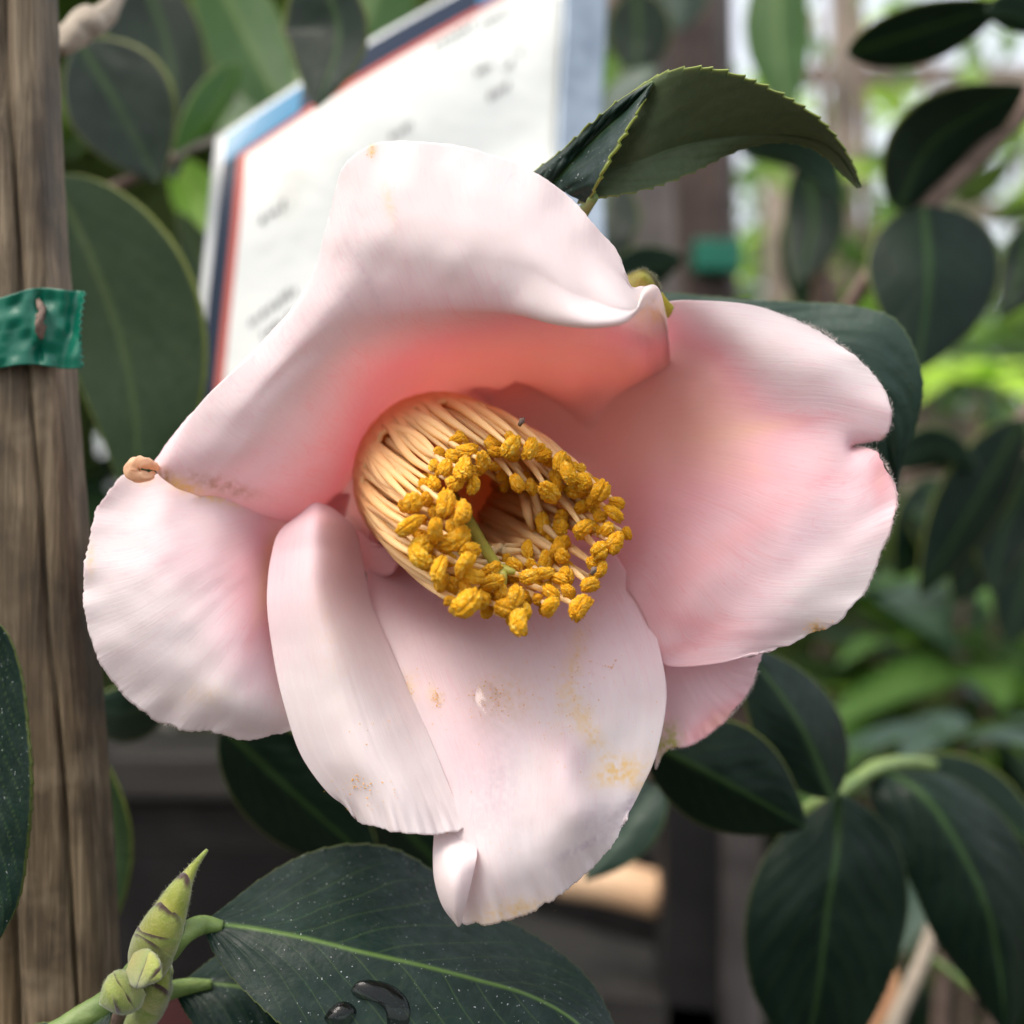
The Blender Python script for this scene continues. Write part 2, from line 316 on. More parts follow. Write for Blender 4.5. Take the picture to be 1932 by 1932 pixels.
petal('right', [([
 [(880,770,46,.9),(900,850,47,.9),(950,950,45,.8),(1000,1060,40,.6)],
 [(1010,700,38,1),(1080,800,39,1),(1120,900,36,.9),(1140,1000,31,.75),(1130,1100,27,.6)],
 [(1150,630,29,.9),(1200,720,30,.95),(1235,830,27,.95),(1245,950,21,.7),(1220,1060,19,.55),(1190,1120,19,.45)],
 [(1250,572,20,.35),(1335,680,20,.72),(1368,820,17,.92),(1370,940,12.5,.6),(1320,1090,11,.5),(1232,1200,15,.5)],
 [(1340,568,16,.15),(1450,690,12.5,.18),(1500,812,12.5,.55),(1510,930,8,.45),(1430,1100,8,.4),(1258,1256,14,.45)],
 [(1425,578,15,.1),(1540,695,10,.15),(1580,825,10.5,.4),(1600,960,7.5,.3),(1520,1110,6,.22),(1340,1254,11,.4)],
 [(1500,604,14,.05),(1560,633,13,.05),(1620,682,11,.05),(1660,730,10,.1),(1682,780,9,.2),(1670,822,10,.25),(1609,842,13,.4),(1648,850,10,.45),(1676,890,8,.5),(1691,950,7,.35),(1680,1000,6,.2),(1655,1060,6,.1),(1630,1120,6,.05),(1590,1165,6,.03),(1540,1192,7,.05),(1480,1218,8,.1),(1420,1236,9,.3)],
 ], 170, 280)], marks=[('stain',1540,1186,14,12,.9,0),('brown',1545,1186,9,7,.5,0),('brown',1668,826,10,8,.3,0),('pink',1450,805,130,14,.28,-.15),('pink',1500,900,170,20,.12,.1),('pink',1400,1010,200,26,.14,-.6),('pink',1560,1120,90,50,-.15,0),('pink',1290,1220,50,12,.2,-.2),
        ('pink',1660,905,16,60,.25,0),('pink',1330,1180,90,22,.2,.2)], seed=5, wave=.45, fray=2.6)
petal('under', [([
 [(1120,1120,30,.4),(1220,1130,28,.4),(1330,1120,27,.4)],
 [(1180,1280,24,.4),(1280,1240,21,.4),(1390,1190,20,.4)],
 [(1235,1380,21,.3),(1320,1320,18,.35),(1410,1240,18,.3)],
 [(1238,1452,20,.0),(1262,1415,18,.2),(1300,1406,17,.5),(1345,1378,17,.65),(1385,1340,16,.55),(1415,1300,16,.4),(1430,1265,17,.3),(1438,1232,18,.3)],
 ], 80, 120)], marks=[('green',1262,1402,18,30,.9,.3),('pink',1350,1360,60,14,.25,-.6),('brown',1275,1410,8,6,.5,0)], seed=12, wave=.4, fray=2.2)
petal('left', [([
 [(660,930,42,.7),(645,1000,42,.8),(630,1060,40,.8)],
 [(520,925,27,.4),(520,1000,25,.75),(535,1080,24,.8),(560,1140,24,.5)],
 [(420,905,20,.35),(430,1000,16,.35),(490,1120,14,.75),(550,1220,17,.5)],
 [(330,895,19,.3),(330,1010,12,.2),(390,1150,9,.25),(470,1260,9,.35),(558,1300,14,.2)],
 [(270,895,18,.2),(250,1010,12,.1),(270,1150,9,.06),(360,1270,8,.05),(460,1335,8,.05),(560,1350,13,.05)],
 [(250,885,18,.1),(215,910,15,.12),(185,960,13,.15),(168,1020,12,.1),(159,1090,11,.05),(163,1160,11,.0),(178,1220,11,0),(205,1275,11,0),(255,1330,11,0),(310,1366,11,0),(350,1376,11,0),(400,1380,11,0),(440,1392,11,0),(500,1390,12,0),(560,1378,13,0)],
 ], 150, 260)], marks=[('stain',400,935,70,14,.6,.25),('brown',360,915,60,8,.3,.25),('stain',265,900,20,12,.8,0),('stain',172,1060,7,30,.3,0),('pink',505,1080,12,70,.55,.12),('pink',480,1170,10,60,.15,.2),('stain',385,1310,50,20,.15,0),('pink',330,1060,90,40,.1,0)], seed=15, wave=.7, fray=2.6)
petal('lowleft', [([
 [(565,972,22,.4),(595,950,20,.4),(625,958,22,.35)],
 [(533,998,18,.4),(595,972,14,.35),(662,990,24,.4)],
 [(513,1050,15,.38),(595,1040,10.5,.3),(682,1055,23,.4)],
 [(505,1120,12,.3),(595,1110,8,.25),(697,1130,20.5,.3)],
 [(514,1220,10,.15),(625,1220,6,.12),(738,1228,15.3,.2)],
 [(537,1330,8,.06),(655,1335,4.2,.05),(790,1345,10.6,.12)],
 [(572,1430,7,.0),(690,1430,2.2,.0),(828,1435,7.4,.05)],
 [(620,1495,6,-.05),(735,1500,1,-.05),(856,1505,5,0)],
 [(655,1520,6,-.1),(672,1545,5,-.1),(710,1560,2,-.1),(760,1572,0,-.1),(820,1575,1,-.1),(883,1562,3,-.1)],
 ], 190, 150)], marks=[('pink',600,980,30,20,.1,0),('stain',620,1200,30,120,.10,-.2)], seed=19, wave=.35, fray=1.3)
petal('bottom', [([
 [(700,980,42,.6),(850,1000,43,.6),(980,1010,42,.6),(1130,1010,36,.5)],
 [(692,1075,30,.5),(800,1130,29,.5),(950,1150,28,.5),(1090,1110,26,.45),(1170,1060,24,.45)],
 [(700,1180,20,.25),(830,1210,18,.3),(980,1220,18,.28),(1130,1190,17,.3),(1222,1155,17,.35)],
 [(730,1280,14,.15),(840,1300,11.5,.3),(980,1300,12,.22),(1120,1280,12,.2),(1250,1250,13,.25)],
 [(760,1370,11,.1),(880,1370,8,.32),(1000,1370,8.5,.2),(1100,1360,9.5,.1),(1257,1320,12,.15)],
 [(800,1460,8,.2),(900,1450,5,.28),(1000,1440,5,.12),(1070,1430,3,.2),(1120,1430,7,.05),(1240,1415,10,.0)],
 [(820,1570,6,.1),(900,1560,2,.12),(1010,1550,1,.08),(1090,1530,0,.12),(1150,1525,4,.0),(1208,1490,7.5,-.05)],
 [(845,1650,4,0),(920,1650,0,.05),(1010,1630,0,0),(1090,1600,1,.0),(1188,1530,6,-.05)],
 [(868,1742,3,0),(920,1742,1,0),(960,1738,1,0),(1010,1715,1,0),(1060,1685,2,0),(1105,1645,3,0),(1150,1598,4,0),(1182,1545,5,0)],
 ], 210, 220), ([
 [(822,1530,7,0),(855,1530,6.5,.05),(890,1530,6,.1)],
 [(819,1580,5,0),(860,1580,3.5,.05),(897,1580,3.5,.12)],
 [(818,1620,2.5,0),(860,1620,-.5,.05),(900,1615,-.2,.12)],
 [(821,1660,1.5,0),(858,1660,-2,.05),(892,1650,-1,.15)],
 [(838,1712,1,0),(860,1712,-1.8,.05),(880,1700,-1,.1)],
 [(862,1743,1,0),(866,1747,0,0),(870,1742,0,0)],
 ], 70, 40)], marks=[('stain',1080,1260,16,90,.35,.25),('stain',1100,1350,20,60,.3,-.5),('stain',950,1320,60,50,.25,0),('wet',945,1340,50,60,.2,0),('stain',1170,1455,50,22,.75,-.3),('stain',1120,1400,60,16,.3,.9),
        ('stain',960,1720,70,22,.5,-.2),('stain',1200,1480,14,14,.5,0),('wet',1140,1540,50,26,.22,-.3),('wet',930,1500,60,90,.22,0),('wet',1190,1520,10,26,.5,.2),('wet',1100,1595,80,10,.35,-.5),('stain',765,1300,25,25,.4,.5),('stain',822,1315,12,22,.4,-.3)], seed=23, wave=.42, fray=2.2, nofray=(1,))
petal('inner', [([
 [(650,990,34,.8),(655,1040,34,.8)],
 [(685,1008,30,.8),(685,1075,31,.8)],
 [(700,1030,29,.8),(735,1035,28,.7),(752,1065,28,.7),(735,1086,29,.7),(700,1080,30,.7)],
 ], 30, 50)], seed=31, wave=.2)
# rolled tip where the left petal curls on itself
tip = tube('rolled_tip', PW(np.array([[300,886,15],[288,878,12],[272,873,10],[256,876,9.5],[250,888,9.5],[260,899,9.5],[274,900,10],[290,893,13]])), [.0003,.0006,.0008,.0010,.0010,.0009,.0007,.0003], M['petal'], None, nr=24, ns=70, bump=.22, seed=3)
for k_, v_ in (('pink', 1.0), ('stain', .55), ('brown', .12), ('green', 0), ('wet', 0)):
    a_ = tip.data.attributes.new(k_, 'FLOAT', 'POINT'); a_.data.foreach_set('value', [v_]*len(tip.data.vertices))
tip.parent = [o for o in flower.children if o.name.startswith('petal')][3]
# receptacle cup closing the throat behind the stamens
ug = np.linspace(0, 1, 16)[:, None]; tg = np.linspace(0, 2*np.pi, 64, endpoint=False)[None]
G = np.stack([820 + ug*190*np.cos(tg), 885 + ug*165*np.sin(tg), 52 - 9*ug**2 + 0*tg], -1)
rc = mesh_from('receptacle', PW(G).reshape(-1, 3), gridfaces(16, 64, wrap=True), M['petal'], flower, {'pink': np.full(1024, .9), 'stain': np.zeros(1024), 'brown': np.zeros(1024), 'green': np.zeros(1024), 'wet': np.zeros(1024)}, np.zeros((1024, 2)))
m = rc.modifiers.new('thick', 'SOLIDIFY'); m.thickness = .003

# fine hairs along the petal margins and pollen specks
def hairs(name, pts, n, length, mat, parent, normal_out, r=.000028, seed=3):
    """pts px polyline with z; hairs stick outward"""
    g = np.random.default_rng(seed); R = resample(pts, 400); V = []; F = []
    T = np.gradient(R[:, :2], axis=0); T /= np.linalg.norm(T, axis=1)[:, None]; Nn = np.stack([-T[:, 1], T[:, 0]], 1) * normal_out
    for k in range(n):
        i = g.integers(0, 400); a = R[i, :3] + [*(g.normal(0, 1.0, 2) - Nn[i]*1.5), g.normal(0, .2)]
        d = Nn[i] * length * g.uniform(.3, 1) + T[i] * length * g.normal(0, .45)
        p0 = a; p1 = a + [d[0]*.5, d[1]*.5, g.normal(0, .2)]; p2 = a + [d[0], d[1], g.normal(0, .4)] + np.array([g.normal(0, 1.2), g.normal(0, 1.2), 0])
        W = PW(np.array([p0, p1, p2])); s = np.array([r, 0, 0]); s2 = np.array([0, 0, r]); b = len(V)
        V += [W[0]-s, W[0]+s, W[0]+s2*1.6, W[1]-s*.7, W[1]+s*.7, W[1]+s2, W[2]]
        F += [[b, b+1, b+4, b+3], [b+1, b+2, b+5, b+4], [b+2, b, b+3, b+5], [b+3, b+4, b+6], [b+4, b+5, b+6], [b+5, b+3, b+6]]
    o = mesh_from(name, np.array(V), F, mat, parent); return tag(o, kind='stuff')
hairs('edge_hair', [(1440,585,15),(1560,630,13),(1620,680,11),(1662,730,10),(1683,780,9),(1670,822,10),(1612,842,12.5),(1650,850,10),(1678,890,8),(1692,950,7),(1680,1000,6),(1655,1060,6),(1630,1120,6)], 700, 10, M['hair'], flower, -1)
hairs('edge_hair', [(1265,1414,18),(1300,1406,17),(1345,1380,17),(1387,1341,16),(1417,1300,16),(1431,1265,17)], 420, 6, M['hair'], flower, 1, seed=4)
hairs('edge_hair', [(163,1150,11),(178,1220,11),(205,1275,11),(255,1330,11),(310,1366,11),(400,1380,11),(440,1392,11)], 260, 5, M['hair'], flower, 1, seed=5)
V, F = [], []; g = np.random.default_rng(11)
OCT = np.array([[1,0,0],[-1,0,0],[0,1,0],[0,-1,0],[0,0,1],[0,0,-1]], float); OF = [[0,2,4],[2,1,4],[1,3,4],[3,0,4],[2,0,5],[1,2,5],[3,1,5],[0,3,5]]
def specks(key, cx, cy, rx, ry, n, smin=.4, smax=1.6):
    for k in range(n):
        x, y = cx + g.normal(0, rx), cy + g.normal(0, ry); z = zat(key, x, y); r = g.uniform(smin, smax)**1.0 * .000068
        c = PW([x, y, z-.25]); b = len(V); V.extend((c + OCT*r*g.uniform(.6, 1.3, (6, 1))).tolist()); F.extend([[b+i for i in f] for f in OF])
for a in (('bottom',765,1298,12,14,55),('bottom',752,1282,6,6,25),('bottom',822,1318,6,10,55),('bottom',930,1320,30,24,40),('bottom',1050,1320,45,45,60),('bottom',1150,1256,8,5,8,.8,2),('bottom',860,1330,60,50,20),
          ('bottom',1090,1270,30,60,80),('bottom',1000,1390,90,60,60,.3,1.1),('bottom',1190,1330,30,50,25,.3,1.1),('bottom',960,1690,50,20,20,.3,1),('bottom',940,1310,25,18,90,.4,1.4),
          ('lowleft',690,1490,40,20,40),('lowleft',672,1475,10,10,22,.8,2.2),('lowleft',700,1370,40,30,10),('bottom',905,1530,60,70,14),('left',390,1300,50,22,14,.3,.9),('top',702,283,4,6,12),('top',738,370,5,18,9,.3,.8),('bottom',1130,1450,40,20,30,.3,1.2),('right',1545,1180,18,12,14)):
    specks(*a)
tag(mesh_from('pollen', np.array(V), F, M['anther'], flower, smooth=False), kind='stuff')

# ------------------------------------------------------------------ stamens
BC, MC = np.array([812., 893., 38.]), np.array([985., 1005., 0.])
def ring(t, th, k=1.0):
    """point on the stamen tube surface; t 0 base..1 mouth"""
    c = herm([0, .45, 1], np.array([BC, [868., 925., 18.], MC]), np.atleast_1d(t))
    rx = np.interp(t, [0, .15, .4, .7, 1], [128, 150, 176, 190, 188]); ry = np.interp(t, [0, .15, .4, .7, 1], [125, 150, 164, 168, 160])
    return np.stack([c[:, 0] + k*rx*np.cos(th), c[:, 1] + k*ry*np.sin(th), c[:, 2] + 5*np.cos(th+.6)*t], -1)
ts = np.concatenate([np.zeros(5), np.linspace(0, .38, 24)]); kc = np.concatenate([[.02, .3, .6, .85, 1.0], 1.07 - .09*sst(.12, .38, np.linspace(0, .38, 24))]); ths = np.linspace(0, 2*np.pi, 200, endpoint=False)
G = np.stack([ring(np.full(200, t), ths, k_ * (1 + .016*np.sin(ths*34+2*np.sin(ths*3))*sst(.08, .34, np.full(200, t))) ) for t, k_ in zip(ts, kc)])
G[:5, :, 2] += 3*(1-kc[:5, None])
tube_o = mesh_from('stamen_tube', PW(G).reshape(-1, 3), gridfaces(29, 200, wrap=True), M['filament'], flower, {'tt': np.repeat(ts*.8, 200)})
m = tube_o.modifiers.new('thick', 'SOLIDIFY'); m.thickness = .0007; m.offset = 0
def anther_mesh(seed):
    import bmesh
    bm = bmesh.new(); bmesh.ops.create_icosphere(bm, subdivisions=5, radius=1)
    co = np.array([v.co[:] for v in bm.verts]); F_ = [[v.index for v in f.verts] for f in bm.faces]; bm.free()
    g = np.random.default_rng(seed)
    R3 = g.random((40, 40, 40))
    def n3(p):
        i = np.floor(p).astype(int); f = p-i; f = f*f*(3-2*f); o_ = 0
        for dx in (0, 1):
            for dy in (0, 1):
                for dz in (0, 1):
                    wt = (f[:, 0] if dx else 1-f[:, 0])*(f[:, 1] if dy else 1-f[:, 1])*(f[:, 2] if dz else 1-f[:, 2]); o_ = o_ + wt*R3[(i[:, 0]+dx) % 40, (i[:, 1]+dy) % 40, (i[:, 2]+dz) % 40]
        return o_*2-1
    x, y, z = co.T; ang = g.uniform(0, .5)
    r_ = .95 - .30*np.exp(-((x+.25*n3(co*1.6+9))/.17)**2)*(1-.5*np.abs(z))
    r_ += .09*n3(co*1.7+20) + .09*n3(co*4.5+7) + .16*np.abs(n3(co*8+3)) + .14*n3(co*13+5) + .09*n3(co*24+11)
    co = co * r_[:, None] * [g.uniform(.85, 1.05), .85, g.uniform(1.15, 1.45)]; co[:, 0] += .10*g.normal()*co[:, 2]**2
    co = co * 1.06
    me = bpy.data.meshes.new('anther'); me.from_pydata((co*.00125).tolist(), [], F_); me.shade_smooth(); me.materials.append(M['anther']); return me
AM = [anther_mesh(s) for s in range(12)]
Z1 = lambda x, y: (603.8 + .3125*x, 679.2 + .3125*y)
# (x, y, size, depth) read off the photograph's stamen ring
AN = [(880,555,.95,3),(985,612,1.15,0),(1060,555,.9,6),(1150,525,1.05,1),(1270,535,1.05,1),(1440,610,.9,2),(1500,688,1.2,0),(1590,735,1.1,1),(1697,792,1.1,0),(1385,800,1.35,-1),
 (1190,745,.95,4),(1275,765,.9,6),(860,665,1.3,1),(815,745,1.05,2),(925,748,.95,2),(760,650,.9,3),(1590,880,.9,5),(1690,945,.85,3),(1775,925,.9,1),(1585,1015,1.1,1),(1690,1150,1.1,0),(1780,1105,1.1,0),
 (1705,1035,.85,4),(1700,1265,.9,1),(1630,1355,1.1,-1),(1565,1490,1.2,-2),(1385,1490,1.15,-2),(1395,1405,.9,0),(1500,1400,.9,2),(1440,1320,.9,4),(1350,1290,1.0,5),(1262,1312,1.1,3),(1180,1430,1.1,0),(1118,1500,1.1,0),
 (1232,1515,1.0,0),(1198,1588,1.3,-3),(885,1478,1.4,-3),(972,1462,1.0,-1),(780,1452,.8,0),(725,1352,.9,2),(920,1310,1.0,0),(870,1240,1.15,-1),(715,1262,1.1,-1),(600,1195,1.2,-1),(605,1125,1.1,0),(540,1000,1.15,-1),
 (560,862,1.15,-1),(695,1035,1.15,-1),(762,872,1.15,-1),(866,925,1.15,-2),(820,1090,1.35,1),(900,1150,1.15,1),(800,1012,.95,4),(700,930,.9,4),(1345,990,1.0,8),(1460,1108,1.0,7),(1462,1185,1.0,5),(1040,1345,1.1,4),
 (1035,1270,1.0,7),(640,845,.85,3),(820,480,.8,6),(800,1350,.9,3),(880,1390,.9,2),(1090,1400,.9,4),(1540,800,.9,5),(1420,700,.9,5),(1290,1050,.9,12),(1250,1150,.9,12),(1170,1240,.9,9),(1400,1060,.9,9),(1640,1000,.8,4),(1060,640,.8,9),(760,1130,.9,4),(1100,700,.8,12),(1500,1250,.8,7)]
rr = random.Random(5)
for (ax, ay, sz, dz) in list(AN):
    if rr.random() < .55: AN.append((ax + rr.uniform(-75, 75), ay + rr.uniform(-60, 60), rr.uniform(.65, .85), max(dz, 0) + rr.uniform(3.5, 7)))
for i, (ax, ay, sz, dz) in enumerate(AN):
    x, y = Z1(ax, ay); th = math.atan2((y-MC[1])/162, (x-MC[0])/190); rad = math.hypot((y-MC[1])/162, (x-MC[0])/190)
    z = 5*math.cos(th+.6) + dz; kk = .97 if rad > .72 else .80 + rr.uniform(-.06, .06)
    b = ring(.12, np.array([th]), kk)[0]; m1 = ring(.36, np.array([th+rr.uniform(-.08, .08)]), kk*1.0)[0]; m2 = ring(.66, np.array([th+rr.uniform(-.13, .13)]), min(1.04, (kk+rad)/2*1.03+.03))[0]
    m2 = m2*.72 + np.array([x, y, z])*.28
    e = np.array([x, y, z])
    o = tube('filament', PW(np.array([b, m1, m2, e])), [.00085, .0008, .00052, .00024], M['filament'], flower, nr=10, ns=26, seed=i)
    a = bpy.data.objects.new('anther', AM[(i*5) % 12]); C.objects.link(a); a.parent = o
    a.location = P(x, y, z-.3); s = sz*.80; a.scale = (s*rr.uniform(.8, 1.1), s*rr.uniform(.8, 1.05), s*rr.uniform(.85, 1.25))
    a.rotation_euler = (rr.uniform(-.7, .7), rr.uniform(-1.5, 1.5), rr.uniform(-.8, .8)+(3.14 if rr.random() < .5 else 0))
for i in range(74):     # the remaining filaments of the ring, seen between the others; their anthers sit deeper
    th = i/74*2*math.pi + rr.uniform(-.04, .04); kk = rr.choice((.97, .96, .86, .78))
    end = rr.uniform(.80, .93); t1 = end if kk > .9 else end-.12
    dth = rr.uniform(-.08, .08)
    pts = [ring(.10, np.array([th]), kk)[0], ring(.34, np.array([th+dth*.3]), kk*1.0)[0], ring(.62, np.array([th+dth]), kk*rr.uniform(.96, 1.0))[0], ring(t1, np.array([th+dth*1.6]), kk*rr.uniform(.88, .98))[0]]
    o = tube('filament', PW(np.array(pts)), [.00085, .00078, .00048, .00024], M['filament'], flower, nr=8, ns=20, seed=i+90)
    a = bpy.data.objects.new('anther', AM[(i*7+3) % 12]); C.objects.link(a); a.parent = o
    a.location = P(*(pts[-1] + [0, 0, -.3])); s = rr.uniform(.65, .85); a.scale = (s, s, s); a.rotation_euler = (rr.uniform(0, 6), rr.uniform(0, 6), rr.uniform(0, 6))
st = tube('style', PW(np.array([[850, 930, 34], [880, 975, 19], [915, 1035, 9], [944, 1078, 4.]])), [.0009, .00085, .0008, .0007], M['style'], flower, nr=14, ns=30)
for e in ([972, 1080, 2.], [951, 1104, 1.5], [935, 1085, 6]):
    tube('stigma', PW(np.array([[942, 1072, 4.], [(942+e[0])/2+3, (1074+e[1])/2, e[2]], e])), [.0007, .00055, .00035], M['style'], st, nr=10, ns=14)
# dried brown flecks on the stamens
for (x, y, z) in ((984, 796, 6), (1120, 1077, 0)):
    o = tube('dry_fleck', PW(np.array([[x-4, y+6, z-2], [x, y-1, z-3], [x+5, y-7, z-2]])), [.00022, .00035, .0001], M['bark'], flower, nr=8, ns=10, bump=.5)
# sepal behind the top of the flower
def budattr(n, yel=0., br=0.): return {'yel': np.full(n, yel), 'brown': np.full(n, br)}
G = patch([[(1170,600,20),(1210,590,19),(1250,600,20)], [(1172,560,18),(1210,545,15),(1250,575,18)], [(1178,532,17),(1212,520,13.5),(1244,556,16)], [(1180,522,17),(1196,512,15),(1215,508,14),(1232,516,14.5),(1243,535,15),(1247,566,17)]], 30, 40)
edge = (np.linspace(0, 1, 30)[:, None] > .90) * np.clip(np.linspace(-.2, 1.6, 40), 0, 1)[None]
sp = mesh_from('sepal', PW(G[..., :3]).reshape(-1, 3), gridfaces(30, 40), M['bud'], flower, {'yel': np.full(1200, .5), 'brown': edge.ravel()*.8})
m = sp.modifiers.new('thick', 'SOLIDIFY'); m.thickness = .0007
hairs('sepal_hair', [(1180,522,17),(1196,512,15),(1215,508,14),(1232,516,14.5),(1243,535,15),(1247,560,17)], 260, 7, M['budhair'], flower, -1, seed=9)
G = patch([[(1235,590,17),(1262,600,17)], [(1243,560,15),(1270,585,16)], [(1250,552,15),(1262,568,15.5),(1272,578,16)]], 14, 16)
sp = mesh_from('sepal', PW(G[..., :3]).reshape(-1, 3), gridfaces(14, 16), M['bud'], flower, {'yel': np.full(224, .9), 'brown': np.zeros(224)})
m = sp.modifiers.new('thick', 'SOLIDIFY'); m.thickness = .0006

# ------------------------------------------------------------------ leaves
def leaf(name, L, Mi, R, mat, parent, N=150, Q=60, teeth=1.0, veins=9, veinw=1.0, seed=1, relief=.35, thick=.35, rimw=1.0, label=None, nteeth=34, flip=False):
    l, c, r = (resample(a, N)[:, :3] for a in (L, Mi, R)); s = np.linspace(-1, 1, Q)[None, :, None]; t = np.linspace(0, 1, N)[:, None]
    sp_ = np.maximum(s, 0); sn = np.maximum(-s, 0)
    G = c[:, None]*(1-np.abs(s)) + l[:, None]*sn + r[:, None]*sp_
    G = G.copy(); S = np.linspace(-1, 1, Q)[None] + 0*t; A = np.abs(S)
    wd = np.linalg.norm((l-c)[:, :2], axis=1)[:, None]*(S < 0) + np.linalg.norm((r-c)[:, :2], axis=1)[:, None]*(S >= 0)
    # teeth: saw profile pushed outwards at the margin
    tt = t*nteeth + .15*np.sin(t*40+seed); saw = (tt % 1.0)**2
    e = sst(.93, 1, A)*teeth*3.2*saw*np.sin(np.pi*np.clip(t, .02, .98))**.5
    dirn = np.where(S[..., None] < 0, (l-c)[:, None], (r-c)[:, None])[..., :2]; dirn = dirn/(np.linalg.norm(dirn, axis=-1, keepdims=True)+1e-6)
    G[..., :2] += dirn*e[..., None]
    G[..., 2] += relief*2.2*(1-np.exp(-(A/.10)**2))*-.35 + relief*.8*vnoise(t*7+0*S, S*3+9, seed) - relief*1.5*np.sin(np.pi*A)*(1 if not flip else -1)*.5
    ph = (t*veins - A*veins*.33*(1+.5*(1-t)) + .2*vnoise(t*6+3*(S > 0), S*4, seed+2) + .45*(S > 0)); fr = np.abs(ph % 1 - .5)*2
    fw = .10/veins*9; side = np.exp(-((1-fr)/(.075*veinw*veins/9))**2)*sst(0, .05, A)*(1-sst(.72, .95, A))*sst(.02, .1, t)
    wn_ = vnoise(t*34+0*S, A*11+seed, seed+4); ret = np.exp(-(wn_/.07)**2)*.22*(1-sst(.85, 1, A))*sst(.03, .1, A)
    mid = np.exp(-((A*wd)/(5.5*veinw*(1.15-t)+1.2))**2); G[..., 2] += relief*(.5*side*.6 + .15*ret)
    G[..., 2] -= relief*.7*np.cos(2*np.pi*(ph % 1))*sst(.1, .3, A)*(1-sst(.7, 1, A))*.2
    vein = np.clip(mid*.95 + side*.36 + ret*.22, 0, 1)
    rim = sst(1-.05*rimw, 1, A)*.8*min(1, rimw)
    V = PW(G).reshape(-1, 3); uv = np.stack([t+0*S, S*.5+.5], -1)
    F_ = gridfaces(N, Q)
    a_, b_, d_ = V[F_[len(F_)//2, :3]]; nrm = np.cross(b_-a_, d_-b_)
    if (nrm[1] > 0) != bool(flip): F_ = F_[:, ::-1]
    o = mesh_from(name, V, F_, mat, parent, {'vein': vein, 'rim': rim}, uv)
    if thick:
        m_ = o.modifiers.new('thick', 'SOLIDIFY'); m_.thickness = thick/1000; m_.offset = 0
    if label: o['label'] = label
    return o
def qleaf(mid, wl, wr, zl, zr, mat, parent, seed=1, N=70, Q=26, pw=.85, teeth=.8, label=None, veins=8, **kw):
    """leaf from a midrib: half widths in view px and depth offset of the two margins in mm"""
    c = resample(mid, 24)[:, :3]; T = np.gradient(c[:, :2], axis=0); T /= np.linalg.norm(T, axis=1)[:, None] + 1e-9
    n = np.stack([-T[:, 1], T[:, 0]], 1); t = np.linspace(0, 1, 24); prof = (np.sin(np.pi*np.clip(t, 0, 1)**pw)**.72)*(1-.25*t**6)
    prof[0] = .02; prof[-1] = .01; z = np.concatenate
    Lp = z([c[:, :2]+n*(prof*wl)[:, None], (c[:, 2]+zl*prof)[:, None]], 1); Rp = z([c[:, :2]-n*(prof*wr)[:, None], (c[:, 2]+zr*prof)[:, None]], 1)
    return leaf('leaf', Lp, c, Rp, mat, parent, N=N, Q=Q, seed=seed, teeth=teeth, label=label, veins=veins, relief=.28, thick=.4, rimw=.5, **kw)

# --- twig with pointed bud and big wet leaf, lower left
tw = thing('camellia_twig', 'green twig with a long pointed bud, round side buds and a big wet dark leaf', 'twig')
big = leaf('leaf', [(385,1742,14),(430,1708,18),(500,1655,23),(580,1612,26),(650,1595,28),(740,1602,30),(810,1640,31),(870,1690,32),(960,1740,31),(1050,1795,28),(1110,1850,24),(1155,1930,18),(1175,1990,14),(1180,2050,10)],
     [(385,1742,14),(470,1752,12),(560,1768,11),(680,1797,10),(800,1824,10),(900,1850,10),(1000,1880,10),(1080,1925,10),(1140,1990,10),(1180,2050,10)],
     [(385,1742,14),(400,1790,11),(430,1835,9),(470,1878,7),(520,1925,5),(580,1975,4),(700,2040,3),(850,2080,4),(1000,2090,6),(1110,2080,8),(1180,2050,10)],
     M['leaf_front'], tw, N=420, Q=190, teeth=1.0, veins=11, veinw=.5, seed=4, relief=.2, nteeth=30, rimw=.35, label='big dark leaf with pale midrib and two water puddles')
leaf('leaf', [(330,1868,20),(370,1835,24),(420,1800,27),(500,1790,30),(600,1830,30),(700,1950,26)], [(330,1868,20),(400,1858,20),(470,1866,20),(540,1890,20),(620,1930,22),(700,1990,24)],
     [(330,1868,20),(350,1910,17),(390,1960,15),(460,2010,14),(580,2040,16),(700,2000,22)], M['leaf_front'], tw, N=200, Q=90, seed=9, veins=8, veinw=.6, relief=.4, rimw=.4)
leaf('leaf', [(215,1895,12),(170,1905,12),(120,1925,12),(60,1935,13),(0,1975,14)], [(215,1895,12),(180,1925,11),(130,1945,11),(70,1960,12),(0,1980,14)],
     [(215,1895,12),(200,1945,9),(150,1975,8),(80,1990,10),(0,1990,14)], M['leaf_front'], tw, N=80, Q=40, seed=10, rimw=.5)
tube('petiole', PW(np.array([[318,1800,10],[345,1765,9],[385,1745,12.5],[420,1748,13]])), [.0013,.0014,.0013,.0008], M['green_stem'], tw, nr=16, ns=24)
tube('petiole', PW(np.array([[285,1895,17],[315,1872,17],[350,1862,18.5],[400,1857,19.5]])), [.0013,.0013,.0012,.0007], M['green_stem'], tw, nr=16, ns=24)
tube('stem', PW(np.array([[60,1985,10],[130,1935,11],[200,1893,12],[240,1860,12],[275,1820,12],[300,1780,12]])), [.0019,.0018,.0017,.0019,.0022,.0018], M['green_stem'], tw, nr=20, ns=50, bump=.08)
tube('stem', PW(np.array([[225,2010,18],[262,1930,17],[290,1880,16],[306,1830,14]])), [.0022,.0021,.0024,.0016], M['bud'], tw, nr=20, ns=40, bump=.10)
tube('stem', PW(np.array([[150,2030,20],[215,1925,19],[260,1890,17]])), [.0018,.0018,.0012], M['bark'], tw, nr=14, ns=30, bump=.2)
